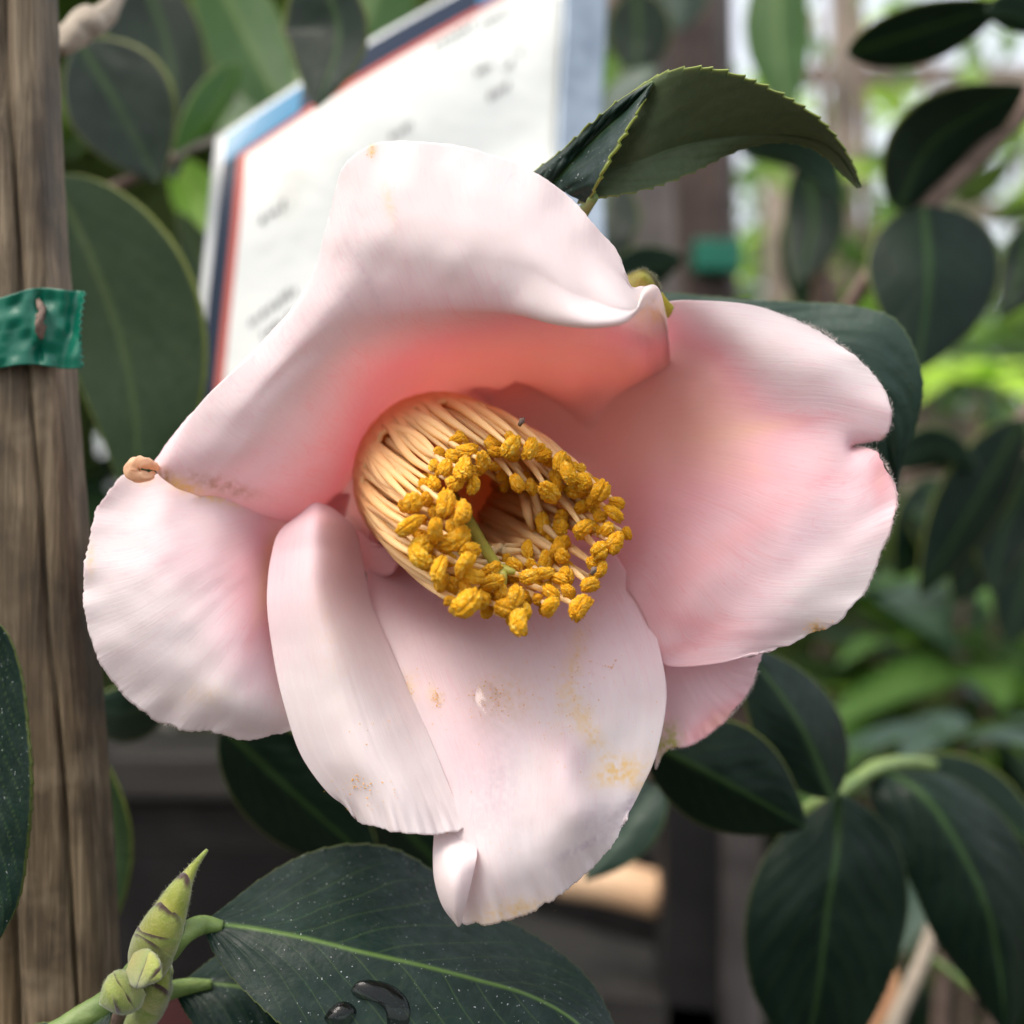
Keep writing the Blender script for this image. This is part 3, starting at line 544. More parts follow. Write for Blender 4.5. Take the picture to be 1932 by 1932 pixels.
def bud(axis, rad, scales, parent, yel, seed=1, hair=True, label=None):
    """axis px pts; rad px; scales: list of (t0, t1, slant, phase, grow)"""
    root = None; a = resample(axis, 60); r = herm(np.linspace(0, 1, len(rad)), np.array(rad, float).reshape(-1, 1), np.linspace(0, 1, 60))[:, 0]
    a = a[:, :3]; T = np.gradient(a[:, :2], axis=0); T /= np.linalg.norm(T, axis=1)[:, None]; Nn = np.stack([-T[:, 1], T[:, 0]], 1)
    for k, (t0, t1, sl_, ph, gr) in enumerate(scales):
        nt, nr = 26, 48; th = np.linspace(0, 2*np.pi, nr, endpoint=False)[None]; tq = np.linspace(0, 1, nt)[:, None]
        top_ = t1 + sl_*np.cos(th-ph); t = np.clip(t0 + (top_-t0)*tq, 0, 1)
        ix = t*59; ii = np.clip(ix.astype(int), 0, 58); f = ix-ii
        cx = (a[ii]*(1-f[..., None]) + a[ii+1]*f[..., None]); n2 = Nn[ii]; rad_ = (r[ii]*(1-f) + r[ii+1]*f)*gr*(1 - .05*sst(.9, 1, tq) + .02*vnoise(th*2, tq*3, seed+k))
        rad_ = np.where(t > .995, .05, rad_)
        G = np.stack([cx[..., 0] + n2[..., 0]*rad_*np.cos(th), cx[..., 1] + n2[..., 1]*rad_*np.cos(th), cx[..., 2] - rad_*.068*np.sin(th)], -1)
        br = sst(.86, .93, tq + .03*vnoise(th*5, tq*9, seed+k))*np.clip(np.cos(th-ph)*1.6+.1, 0, 1)*1.0*(t1 < .97) + 0*th
        yl = yel*np.clip(.6*np.cos(th-1.8)+.3, 0, 1)*(1-tq) + 0*th
        if k == 0:
            o = mesh_from('bud', PW(G).reshape(-1, 3), gridfaces(nt, nr, wrap=True), M['bud'], parent, {'yel': yl, 'brown': br}); root = o
            if label: o['label'] = label
        else: o = mesh_from('bud_scale', PW(G).reshape(-1, 3), gridfaces(nt, nr, wrap=True), M['bud'], root, {'yel': yl, 'brown': br})
        m_ = o.modifiers.new('thick', 'SOLIDIFY'); m_.thickness = .0002; m_.offset = -1
    if hair:
        for sgn in (1, -1):
            e = np.concatenate([a[:, :2] + sgn*Nn*(r*1.0)[:, None], a[:, 2:]], 1); hairs('bud_hair', [tuple(q) for q in e[::6]], 300, 7, M['budhair'], root, sgn, r=.00005, seed=seed+4)
    return root
bud([(276,1832,11),(289,1790,9),(316,1732,8),(343,1674,8),(366,1635,9),(391,1603,10)], [32, 38, 40, 37, 30, 22, 12, 5, 1],
    [(0, .20, .05, 2.6, 1.06), (.03, .33, -.06, 2.4, 1.02), (.08, .46, .05, 2.3, .98), (.2, .72, .045, 2.2, .93), (.3, 1.0, 0, 0, .87)], tw, .9, seed=2, label='long pointed bud with brown-rimmed scales')
bud([(246,1818,7),(265,1826,4),(285,1835,1),(303,1846,-1)], [20, 33, 34, 24, 2], [(0, .45, .06, 1, 1.03), (.1, .8, .06, 2.5, 1.0), (.2, 1, 0, 0, .95)], tw, .8, seed=5)
bud([(262,1856,8),(242,1867,6),(218,1880,4),(190,1893,3)], [22, 37, 39, 30, 2], [(0, .4, .06, 1, 1.03), (.1, .7, .06, 3, 1.0), (.2, 1, 0, 0, .96)], tw, .3, seed=8)
bud([(262,1925,18),(280,1890,15),(300,1855,13),(318,1815,14)], [24, 30, 28, 16, 2], [(0, .6, .05, 1.5, 1.03), (.1, 1, 0, 0, .98)], tw, .6, seed=11)

# --- curled leaf above the flower
cl = thing('curled_leaf', 'curled serrated camellia leaf showing its dull underside, above the flower to the right', 'leaf')
leaf('leaf_blade', [(1195,172,10),(1228,150,8),(1262,134,6),(1300,128,5),(1370,136,6),(1430,158,8),(1490,188,11),(1545,226,14),(1590,278,18),(1615,325,21),(1624,352,23)],
     [(1110,320,14),(1160,318,13),(1200,306,12),(1260,282,14),(1340,262,16),(1420,254,18),(1490,254,20),(1550,266,21),(1590,295,22),(1612,330,22.5),(1621,354,23)],
     [(1090,385,14),(1125,374,11),(1165,368,11),(1240,350,13),(1310,322,16),(1370,292,19),(1430,272,21),(1490,268,22),(1545,286,23),(1585,322,23.5),(1618,355,23)],
     M['leaf_back'], cl, N=400, Q=90, teeth=2.2, veins=7, veinw=.30, seed=14, relief=.30, nteeth=20, rimw=.75, thick=.3)
leaf('leaf_blade', [(1000,330,16),(1060,285,14),(1110,240,12),(1170,190,9),(1232,155,7)], [(1040,350,15),(1085,300,14),(1130,255,12),(1180,210,9),(1232,155,7)],
     [(1110,384,12),(1128,345,7),(1155,290,4),(1195,225,4),(1232,158,7)], M['leaf_front'], cl, N=160, Q=90, teeth=2.0, veins=6, veinw=.4, seed=15, relief=.6, nteeth=8, rimw=1.0, label='folded-over part showing the veined dark upper side')
tube('petiole', PW(np.array([[1120,372,10],[1100,400,16],[1080,440,24]])), [.0007,.0009,.001], M['green_stem'], cl, nr=12, ns=16)
def drop(name, surf, outline, h, label, seed=1, cat='water drop'):
    o_ = resample(outline+[outline[0]], 97)[:-1, :2]; c = o_.mean(0); R = np.linspace(0, 1, 16)[:, None, None]
    G2 = c + R*(o_-c)[None]; Zs = np.zeros(G2.shape[:2])
    for i in range(16):
        for j in range(96):
            d = (surf[:, 0]-G2[i, j, 0])**2 + (surf[:, 1]-G2[i, j, 1])**2 if (j % 4 == 0) else None
            Zs[i, j] = surf[np.argmin(d), 2] if d is not None else Zs[i, j-1]
    k = np.concatenate([Zs[:, -16:], Zs, Zs[:, :16]], 1); Zs = np.stack([k[:, i:i+96] for i in range(33)]).mean(0); k = np.concatenate([Zs[:2], Zs, Zs[-1:], Zs[-1:]]); Zs = np.stack([k[i:i+16] for i in range(5)]).mean(0); Zs[0] = Zs[0].mean(); Zs[1:3] = (Zs[1:3] + Zs[0])/2
    Rr = R[..., 0]; zt = Zs - .20 - h*np.clip(1-Rr**2.4, 0, 1)**.65; zb = Zs - .18 + 0*Rr
    top_ = PW(np.concatenate([G2, zt[..., None]], -1)).reshape(-1, 3); bot = PW(np.concatenate([G2, zb[..., None]], -1)).reshape(-1, 3)
    F_ = gridfaces(16, 96, wrap=True); Fb = gridfaces(16, 96, off=16*96, wrap=True)[:, ::-1]
    j = np.arange(96); side = np.stack([15*96+j, 15*96+(j+1) % 96, 31*96+(j+1) % 96, 31*96+j], -1)[:, ::-1]
    ob = mesh_from(name, np.concatenate([top_, bot]), np.concatenate([F_, Fb, side]), M['puddle' if 'puddle' in name else 'water'])
    import bmesh
    bm = bmesh.new(); bm.from_mesh(ob.data); bmesh.ops.remove_doubles(bm, verts=bm.verts, dist=1e-7); bmesh.ops.recalc_face_normals(bm, faces=bm.faces); bm.normal_update()
    if sum(f.normal.y for f in bm.faces if min(v.index for v in f.verts) < 1400 and f.calc_center_median().y < sum(v.co.y for v in bm.verts)/len(bm.verts)) > 0: bmesh.ops.reverse_faces(bm, faces=bm.faces)
    bm.to_mesh(ob.data); bm.free()
    return tag(ob, label, cat)
drop('water_drop', PET['bottom'], [(900,1290),(915,1285),(935,1300),(955,1320),(970,1345),(982,1372),(978,1392),(955,1397),(935,1388),(925,1368),(905,1345),(892,1320)], .75, 'clear teardrop of water lying on the lowest petal below the stamens')
co = np.array([v.co[:] for v in big.data.vertices]); Dm = co[:, 1]; surf = np.stack([co[:, 0]/Dm/K*1932+966, 966-(co[:, 2]-CAMH)/Dm/K*1932, Dm*1000-D0], 1)
drop('water_puddle', surf, [(620,1905),(640,1890),(662,1893),(672,1905),(668,1925),(650,1940),(625,1938),(612,1922)], 1.1, 'small round water puddle on the big dark leaf, left of the larger one')
drop('water_puddle', surf, [(660,1868),(675,1852),(710,1850),(745,1862),(768,1885),(775,1920),(765,1950),(735,1955),(735,1925),(715,1895),(690,1885),(665,1880)], .9, 'larger curved water puddle on the big dark leaf, right of the small one')

# ------------------------------------------------------------------ other camellia leaves around the flower
b1 = thing('camellia_branch', 'out-of-focus camellia branch with dark broad leaves between the left stake and the sign', 'branch')
qleaf([(100,330,115),(170,480,110),(228,640,105),(258,800,100),(255,980,100)], 105, 165, 10, -12, M['leaf_olive'], b1, 3, N=100, Q=40, label='large dull green leaf beside the stake')
qleaf([(150,80,140),(215,185,135),(300,345,130)], 95, 110, 15, -5, M['leaf'], b1, 4)
qleaf([(250,-90,190),(320,100,185),(330,340,180)], 120, 70, 15, 0, M['leaf'], b1, 5)
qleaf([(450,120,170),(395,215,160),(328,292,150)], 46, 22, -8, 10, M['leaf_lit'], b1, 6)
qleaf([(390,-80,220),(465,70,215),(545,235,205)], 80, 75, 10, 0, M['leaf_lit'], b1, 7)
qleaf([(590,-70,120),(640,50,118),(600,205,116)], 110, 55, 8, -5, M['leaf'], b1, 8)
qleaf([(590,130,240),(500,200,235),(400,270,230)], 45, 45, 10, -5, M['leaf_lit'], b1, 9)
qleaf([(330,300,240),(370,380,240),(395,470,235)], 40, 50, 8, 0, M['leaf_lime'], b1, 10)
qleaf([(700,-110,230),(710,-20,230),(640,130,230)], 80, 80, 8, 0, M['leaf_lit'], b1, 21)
qleaf([(340,400,210),(400,560,205),(380,760,200)], 40, 40, 8, 0, M['leaf_olive'], b1, 22)
qleaf([(520,60,260),(470,150,255),(440,250,250)], 55, 50, 8, -5, M['leaf'], b1, 61)
qleaf([(430,20,280),(400,120,275),(420,230,270)], 45, 50, 8, -5, M['leaf_olive'], b1, 62)
qleaf([(600,40,250),(540,120,250),(500,210,250)], 45, 40, 8, -5, M['leaf'], b1, 63)
tube('twig', PW(np.array([[322,300,150],[345,285,155],[400,265,165],[500,215,190]])), [.0014,.0011,.0011,.001], M['bark_pale'], b1, nr=10, ns=20)
tube('twig', PW(np.array([[330,300,150],[200,360,150],[60,420,150]])), [.0014,.0014,.0016], M['bark'], b1, nr=10, ns=20)
tube('twig', PW(np.array([[110,95,70],[140,62,72],[165,45,74],[190,35,76],[225,-20,80]])), [.0014,.0028,.0030,.0022,.0014], M['bark_pale'], b1, nr=16, ns=30, bump=.25, seed=6)
b2 = thing('camellia_branch', 'broad dark leaf with pale side veins right behind the upper right petal', 'branch')
leaf('leaf', [(1180,560,44),(1250,553,44),(1330,560,44),(1420,567,43),(1520,572,42),(1620,580,40),(1690,605,38),(1722,655,37),(1740,720,37),(1728,800,38),(1700,880,40),(1690,940,44)],
     [(1180,600,46),(1330,625,42),(1480,655,38),(1590,700,36),(1650,770,37),(1680,860,40),(1690,940,44)], [(1180,650,44),(1330,720,42),(1450,800,42),(1560,880,42),(1620,930,42),(1660,950,43),(1690,940,44)],
     M['leaf_grey'], b2, N=200, Q=90, teeth=1, veins=7, veinw=.5, seed=25, relief=.7, rimw=.3)
tube('stem', PW(np.array([[1180,605,46],[1000,700,60],[850,800,75],[700,1100,110],[650,1500,140],[660,2100,160]])), [.0012,.0016,.0022,.003,.0035,.004], M['bark'], b2, nr=12, ns=40, bump=.1)
b3 = thing('camellia_branch', 'blurred branch with four dark oval leaves at the upper right', 'branch')
qleaf([(1598,100,150),(1720,62,150),(1900,5,150)], 62, 50, 8, -6, M['leaf'], b3, 11)
qleaf([(1692,398,170),(1745,285,168),(1935,160,165)], 84, 76, 10, -12, M['leaf'], b3, 12)
qleaf([(1742,388,165),(1752,520,155),(1730,700,150)], 118, 135, 3, 8, M['leaf'], b3, 13, N=100, Q=40, pw=.72, label='broad drooping leaf with pale midrib')
qleaf([(1860,20,130),(1920,30,130),(2000,60,130)], 30, 50, 5, -4, M['leaf_grey'], b3, 14)
qleaf([(1940,420,190),(1925,520,190),(1890,600,190)], 40, 50, 5, -4, M['leaf'], b3, 15)
tube('stem', PW(np.array([[1990,140,178],[1930,205,175],[1850,292,174],[1745,395,172],[1640,520,172],[1560,650,180]])), [.0034,.0032,.0028,.0022,.0022,.002], M['bark'], b3, nr=12, ns=40, bump=.1)
b4 = thing('camellia_branch', 'blurred dark drooping leaf and stem behind the curled leaf, between pale slats', 'branch')
qleaf([(1395,285,260),(1500,300,255),(1590,375,250)], 20, 70, 5, -10, M['leaf_grey'], b4, 16)
qleaf([(1520,300,270),(1535,420,268),(1500,540,262)], 55, 60, 5, -4, M['leaf'], b4, 17)
qleaf([(1500,380,275),(1500,480,275),(1520,600,275)], 30, 34, 5, -4, M['leaf'], b4, 18)
tube('stem', PW(np.array([[1540,330,280],[1545,500,290],[1550,700,300]])), [.004,.004,.005], M['bark'], b4, nr=10, ns=24)
b5 = thing('camellia_branch', 'blurred leaves above the curled leaf, between the sign and the pale slats', 'branch')
qleaf([(1200,-20,300),(1205,60,300),(1195,150,300)], 62, 62, 8, -4, M['leaf'], b5, 19)
qleaf([(1290,-60,350),(1285,0,350),(1280,60,350)], 50, 50, 8, -4, M['leaf_grey'], b5, 20)
qleaf([(1470,-80,350),(1468,80,345),(1490,222,340)], 62, 62, 8, -2, M['leaf_lit'], b5, 23)
qleaf([(1240,130,280),(1170,180,280),(1125,260,280)], 25, 30, 6, -2, M['leaf_grey'], b5, 24)
tube('stem', PW(np.array([[1470,-80,350],[1350,-120,350],[1200,-60,330],[1130,40,320],[1150,400,310],[1140,700,300]])), [.002,.002,.003,.003,.003,.003], M['bark'], b5, nr=10, ns=30)
b6 = thing('camellia_branch', 'dull blue-green leaf just right of the top petal, before the grey post', 'branch')
qleaf([(1150,560,200),(1210,510,200),(1290,485,200)], 45, 46, 8, -4, M['leaf_grey'], b6, 26)
qleaf([(1150,330,230),(1140,440,220),(1160,520,215)], 50, 70, 8, -4, M['leaf'], b6, 27)
b7 = thing('camellia_branch', 'blurred leaves at the right edge beside the flower, dark and narrow', 'branch')
qleaf([(1680,880,200),(1760,845,200),(1850,890,200)], 36, 40, 8, -4, M['leaf_grey'], b7, 28)
qleaf([(1930,790,210),(1850,930,205),(1735,1125,200)], 75, 55, -3, 9, M['leaf'], b7, 29)
qleaf([(1970,860,230),(1900,980,225),(1870,1120,220)], 60, 60, -3, 9, M['leaf'], b7, 30)
qleaf([(1720,960,260),(1770,1010,260),(1800,1080,260)], 40, 40, -3, 9, M['leaf'], b7, 31)
qleaf([(1760,900,270),(1740,1000,262),(1690,1090,258)], 60, 55, -3, 8, M['leaf'], b7, 64)
qleaf([(1940,960,250),(1860,1030,245),(1800,1140,240)], 60, 60, -3, 8, M['leaf'], b7, 65)
qleaf([(1960,1010,280),(1930,1110,275),(1900,1220,270)], 60, 60, -3, 8, M['leaf'], b7, 66)
tube('stem', PW(np.array([[1960,760,220],[1850,850,215],[1700,900,210]])), [.002,.002,.0015], M['bark'], b7, nr=10, ns=20)
b8 = thing('camellia_branch', 'dark leaves with pale midribs hanging from one node at the lower right', 'branch')
qleaf([(1215,1395,62),(1350,1465,60),(1520,1560,66)], 92, 110, 6, 4, M['leaf'], b8, 32, N=110, Q=50, pw=.9)
qleaf([(1570,1505,80),(1510,1370,76),(1400,1215,76)], 75, 88, 10, -2, M['leaf'], b8, 33, N=110, Q=50)
leaf('leaf', [(1580,1495,92),(1535,1530,90),(1470,1580,86),(1420,1670,82),(1405,1780,80),(1425,1880,80),(1480,1970,82),(1540,2060,84)], [(1580,1495,92),(1578,1600,86),(1560,1720,82),(1545,1850,82),(1530,1960,84),(1540,2060,84)],
     [(1580,1495,92),(1640,1530,92),(1690,1590,94),(1712,1680,94),(1700,1780,92),(1660,1890,90),(1600,1990,88),(1540,2060,84)], M['leaf'], b8, N=160, Q=70, seed=34, veins=8, relief=.8, rimw=.2, label='largest hanging leaf with a light green midrib')
leaf('leaf', [(1665,1452,112),(1640,1490,108),(1670,1570,104),(1720,1670,102),(1770,1780,102),(1830,1860,104),(1900,1960,106)], [(1665,1452,112),(1740,1500,104),(1810,1600,100),(1860,1710,100),(1885,1830,102),(1900,1960,106)],
     [(1665,1452,112),(1780,1462,112),(1880,1530,114),(1945,1640,116),(1960,1760,114),(1940,1880,110),(1900,1960,106)], M['leaf'], b8, N=160, Q=70, seed=35, veins=8, relief=.8, rimw=.2)
qleaf([(1680,1450,130),(1800,1480,130),(1990,1640,125)], 60, 60, 8, 4, M['leaf'], b8, 36)
tube('stem', PW(np.array([[1470,1560,100],[1575,1500,94],[1610,1475,100],[1660,1448,112],[1720,1440,125],[1800,1450,140]])), [.0016,.0018,.0016,.0018,.0016,.0016], M['green_stem'], b8, nr=12, ns=40, bump=.1)
b9 = thing('camellia_branch', 'dark leaves hidden behind the lower petals, over the shaded boards', 'branch')
qleaf([(420,1370,75),(560,1500,72),(720,1640,68)], 95, 95, 8, -2, M['leaf'], b9, 37, N=110, Q=50)
qleaf([(700,1500,90),(800,1600,86),(900,1720,84)], 85, 85, 8, -2, M['leaf'], b9, 38, N=110, Q=50)
qleaf([(1245,1470,110),(1190,1560,106),(1105,1660,104)], 52, 52, 8, -2, M['leaf_grey'], b9, 39)
tube('stem', PW(np.array([[420,1370,78],[600,1350,90],[900,1300,100],[1245,1470,110]])), [.0015]*4, M['bark'], b9, nr=10, ns=30)
b10 = thing('camellia_leaf', 'dark leaf with toothed edge cut by the left edge of the photo, over the stake', 'leaf')
leaf('leaf_blade', [(-20,1160,-6),(10,1190,-6),(38,1260,-6),(52,1360,-6),(60,1480,-6),(52,1600,-4),(35,1700,-2),(-10,1790,0)], [(-20,1160,-6),(-30,1300,-2),(-30,1500,0),(-25,1680,0),(-10,1790,0)], [(-20,1160,-6),(-90,1300,2),(-110,1500,4),(-80,1680,4),(-10,1790,0)],
     M['leaf_front'], b10, N=160, Q=50, seed=41, nteeth=22, rimw=.3)
b11 = thing('camellia_leaf', 'small light green leaf peeking out under the left petal beside the stake', 'leaf')
qleaf([(170,1330,92),(230,1345,90),(330,1300,90)], 55, 55, 8, -4, M['leaf_grey'], b11, 42)
b12 = thing('camellia_leaf', 'narrow olive leaf edge showing on the right side of the left stake', 'leaf')
qleaf([(190,1430,80),(215,1600,80),(190,1800,80)], 40, 34, 8, -4, M['leaf_olive'], b12, 43)

# ------------------------------------------------------------------ stakes and tape at the left
def stake(name, pts, w, d, mat, label, cat='stake', seed=1, ns=90, group=None, parent=None):
    """rounded rectangular stick along px points; w, d half sizes in m"""
    p = PW(np.array(pts, float)); t = np.concatenate([[0], np.cumsum(np.linalg.norm(np.diff(p, axis=0), axis=1))]); t /= t[-1]; q = np.linspace(0, 1, ns); c = herm(t, p, q)
    th = np.linspace(0, 2*np.pi, 160, endpoint=False); e = .42
    sx = np.sign(np.cos(th))*np.abs(np.cos(th))**e; sy = np.sign(np.sin(th))*np.abs(np.sin(th))**e
    nz = 1 + .03*vnoise(q[:, None]*9, th[None]*3, seed) + .012*vnoise(q[:, None]*60, th[None]*8, seed+1)
    nz = nz - .22*np.exp(-((th[None]-4.78-.10*q[:, None]-.02*np.sin(q[:, None]*30))/.035)**2)
    V = c[:, None] + np.stack([sx[None]*w*nz, sy[None]*d*nz, 0*nz], -1)
    F_ = gridfaces(ns, 160, wrap=True).tolist() + [list(range(160)), [(ns-1)*160+i for i in range(160)][::-1]]
    o = mesh_from(name, V.reshape(-1, 3), F_, mat, parent)
    return tag(o, label, cat, group) if label else o
stake('wooden_stake', [(8,-200,34),(16,100,34),(40,550,34),(68,900,34),(100,1300,34),(130,1700,34),(146,2200,34)], .0066, .0062, M['stake'], 'weathered brown wooden stake tied with green tape at the left edge', seed=3)
stake('wooden_stake', [(-90,-200,44),(-60,700,44),(-45,1000,43),(-30,1500,42),(-15,2200,40)], .0064, .006, M['stake_sunlit'], 'second weathered stake at the far left edge, mostly hidden by the taped one', seed=8)
NT_, MT_ = 60, 200; u = np.linspace(0, 1, NT_)[:, None]; v = np.linspace(0, 1, MT_)[None]
x = -60 + 225*v + 0*u; zig = np.abs(((u*11) % 1)-.5)*2; x = x - sst(.95, 1, v)*(6*zig + 6*np.sin(u*3.1)) - 6*u*v
y = 556 + 136*u + 8*np.sin(v*5+1)*(1-u) - 6*v*(1-u) + 4*np.sin(v*9) 
z = 34 - 7.4 - 1.2*np.sin(np.clip(v*1.35, 0, 1)*np.pi) + 5*sst(.80, 1, v)*0 + .6*np.sin(v*22+u*3)*sst(.5, 1, v) + .9*np.exp(-((x-75)/9)**2)*(np.sin(u*9)) + .5*vnoise(u*6, v*10, 5)
tp = thing('green_tape', 'green plastic garden tape with a zigzag cut end tied round the left stake', 'tape')
o = mesh_from('tape_band', PW(np.stack([x+0*u, y, z], -1)).reshape(-1, 3), gridfaces(NT_, MT_), M['tape'], tp); m = o.modifiers.new('thick', 'SOLIDIFY'); m.thickness = .0002
tube('tape_twist', PW(np.array([[72,566,26],[80,590,24.8],[74,612,24.4],[78,640,25]])), [.0003,.0006,.0008,.0002], M['bark'], tp, nr=10, ns=24, bump=.5)

# ------------------------------------------------------------------ sign
# sign plane: three corners in view px + depth, local frame s (right), t (down)
S0, S1, S2 = P(425, 268, 150), P(1150, -185, 205), P(368, 800, 128)
eu = (S1-S0); LU = eu.length; eu.normalize(); ev = (S2-S0); ev -= eu*ev.dot(eu)*0; LV = ev.length; ev.normalize(); en = eu.cross(ev).normalized()
if en.y > 0: en = -en
def spt(a, b, h=0): return S0 + eu*a*LU + ev*b*LV + en*(h + .0035*math.sin(a*4.5+.5)*1 + .002*math.sin(b*5))
sg = thing('plant_sign', 'glossy white plant sign with blue and red border and metal edge behind the flower', 'sign')
def spanel(name, poly4, h, mat, n=24, th_=.0):
    (a0, b0), (a1, b1), (a2, b2), (a3, b3) = poly4; V = []; 
    for i in range(n):
        for j in range(n):
            f, g_ = i/(n-1), j/(n-1); a = (a0*(1-f)+a1*f)*(1-g_) + (a3*(1-f)+a2*f)*g_; b = (b0*(1-f)+b1*f)*(1-g_) + (b3*(1-f)+b2*f)*g_; V.append(spt(a, b, h))
    o_ = mesh_from(name, np.array([[*q] for q in V]), gridfaces(n, n), mat, sg)
    if th_: m_ = o_.modifiers.new('thick', 'SOLIDIFY'); m_.thickness = th_; m_.offset = 1 if True else 0
    return o_
def rect(a0, b0, a1, b1): return ((a0, b0), (a1, b0), (a1, b1), (a0, b1))
spanel('sign_back', rect(-.02, -.02, .93, 1.6), -.0012, M['sign_edge'], 30, .0015)
spanel('border_band', rect(0, 0, .86, .115), .0006, M['sign_blue']); spanel('border_band', rect(0, .115, .035, 1.6), .0006, M['sign_blue'])
spanel('border_corner', rect(0.0, 0.0, .17, .115), .0009, M['sign_cyan']); spanel('border_corner', rect(.62, 0.0, .86, .115), .0009, M['sign_cyan'])
spanel('red_line', rect(.035, .115, .86, .145), .0006, M['sign_red']); spanel('red_line', rect(.035, .145, .054, 1.6), .0006, M['sign_red'])
spanel('sign_face', rect(.054, .145, .86, 1.6), .0006, M['sign_face'], 50)
spanel('metal_edge', rect(.86, -.02, .985, 1.6), .0020, M['sign_metal'], 20, .002)
V, F = [], []; g = np.random.default_rng(4)
for (a, b, L_) in ((.10,.46,.05),(.30,.50,.07),(.40,.47,.05),(.10,.80,.10),(.13,.88,.16),(.33,.80,.12),(.12,1.02,.10),(.20,1.12,.2),(.50,.20,.10),(.63,.22,.08),(.62,.42,.04),(.70,.47,.02),(.74,.44,.012),(.66,.55,.06),(.10,1.25,.3)):
    a_ = a
    while a_ < a + L_:
        wd = g.uniform(.004, .010); hh = g.uniform(.018, .036); q = [spt(a_, b-hh, .0010), spt(a_+wd, b-hh, .0010), spt(a_+wd, b, .0010), spt(a_, b, .0010)]
        n0 = len(V); V += [[*k] for k in q]; F.append([n0, n0+1, n0+2, n0+3]); a_ += wd + g.uniform(.003, .009)
tag(mesh_from('blurred_print', np.array(V), F, M['sign_ink'], sg, smooth=False), kind='stuff')
tube('sign_post', [spt(.5, 1.3, -.01), spt(.5, 1.6, -.012), Vector((spt(.5, 1.6).x, spt(.5, 1.6).y+.03, .0))], [.005]*3, M['sign_metal'], sg, nr=10, ns=20)

# ------------------------------------------------------------------ background posts, slats, boards
def box(name, x0, x1, y0, y1, z, depth, mat, label=None, cat=None, group=None, parent=None, skew=0):
    """upright board: view px rectangle on its front at z mm, depth mm"""
    a = PW(np.array([[x0, y0, z], [x1, y0, z], [x1+skew, y1, z], [x0+skew, y1, z]], float)); b = a + np.array([0, depth/1000, 0])
    o = mesh_from(name, np.concatenate([a, b]), [[3,2,1,0],[4,5,6,7],[0,1,5,4],[1,2,6,5],[2,3,7,6],[3,0,4,7]], mat, parent, smooth=False)
    m_ = o.modifiers.new('bev', 'BEVEL'); m_.width = min(.0015, depth/8000); m_.segments = 2
    return tag(o, label, cat, group) if label else o
GY = CAMH
box('wooden_post', 1178, 1305, -300, 1900, 640, 40, M['post_grey'], 'wide grey wooden post behind the curled leaf', 'post', skew=20)
box('wooden_stake', 1240, 1330, -300, 1900, 520, 18, M['post_brown'], 'dark brown stake with green tape in front of the grey post', 'stake', skew=130)
box('wooden_post', 1285, 1378, -300, 1900, 560, 14, M['post_grey'], 'narrow grey post beside the taped brown stake', 'post', skew=40)
tp2 = box('green_tape', 1312, 1402, 450, 510, 505, 14, M['tape'], 'blurred green tape on the brown stake behind the flower', 'tape')
SL = 'pale upright slats behind the upper right leaves'
box('pale_slat', 1438, 1488, -300, 1300, 1500, 16, M['slat'], 'pale upright slat right of the taped stake', 'slat', SL, skew=14)
box('pale_slat', 1565, 1618, -300, 1300, 1550, 16, M['slat'], 'pale pinkish upright slat left of the dark oval leaves', 'slat', SL, skew=16)
box('pale_rail', 1480, 2200, 122, 158, 1580, 14, M['slat'], 'blurred pale horizontal rail at the upper right', 'rail', skew=0)
box('pale_rail', 1700, 2200, 378, 418, 1580, 14, M['slat'], 'blurred pale horizontal rail at the right edge below the dark leaf', 'rail', skew=0)
tr = thing('trellis', 'blurred pale wooden trellis of upright slats and rails at the upper right', 'trellis')
for o_ in [o for o in C.objects if o.name.startswith(('pale_slat', 'pale_rail'))]:
    o_.parent = tr
    for k_ in ('category', 'group', 'label'):
        if k_ in o_: del o_[k_]
lf = thing('low_fence', 'blurred low slatted fence right of the flower behind the green plants', 'fence')
for i, xx in enumerate((1705, 1745, 1785, 1825)):
    box('slat', xx, xx+24, 780, 1010, 1100, 10, M['slat'], parent=lf)
box('rail', 1690, 2100, 850, 880, 1112, 10, M['slat'], parent=lf)
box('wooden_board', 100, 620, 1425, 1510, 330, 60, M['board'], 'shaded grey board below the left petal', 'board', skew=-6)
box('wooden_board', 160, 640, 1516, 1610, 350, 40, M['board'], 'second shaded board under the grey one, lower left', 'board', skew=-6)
box('shade_panel', 120, 1260, 1600, 2100, 430, 30, M['dark_post'], 'added near-black panel standing in for the shade behind the bud at the bottom', 'board')  # panel added to darken the background behind the bud
def slab(name, pts, h, mat, label, cat):
    a = PW(np.array(pts, float)); b = a - np.array([0, 0, h]); o = mesh_from(name, np.concatenate([a, b]), [[0,1,2,3],[7,6,5,4],[0,4,5,1],[1,5,6,2],[2,6,7,3],[3,7,4,0]], mat, smooth=False)
    m_ = o.modifiers.new('bev', 'BEVEL'); m_.width = .0015; m_.segments = 2; return tag(o, label, cat)
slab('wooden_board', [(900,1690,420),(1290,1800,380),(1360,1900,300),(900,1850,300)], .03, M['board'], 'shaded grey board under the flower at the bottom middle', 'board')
tube_ = tube('pale_roll', PW(np.array([[1060,1650,330],[1150,1665,325],[1250,1690,320]])), [.0085,.0085,.0085], M['cyl'], None, nr=28, ns=12); tag(tube_, 'blurred pale orange wooden roll below the lowest petal', 'roll')
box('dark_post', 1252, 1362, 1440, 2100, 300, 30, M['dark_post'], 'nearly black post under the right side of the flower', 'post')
box('wooden_post', 1368, 1440, 1500, 2100, 340, 20, M['post_grey'], 'grey post between the black post and the hanging leaf', 'post')
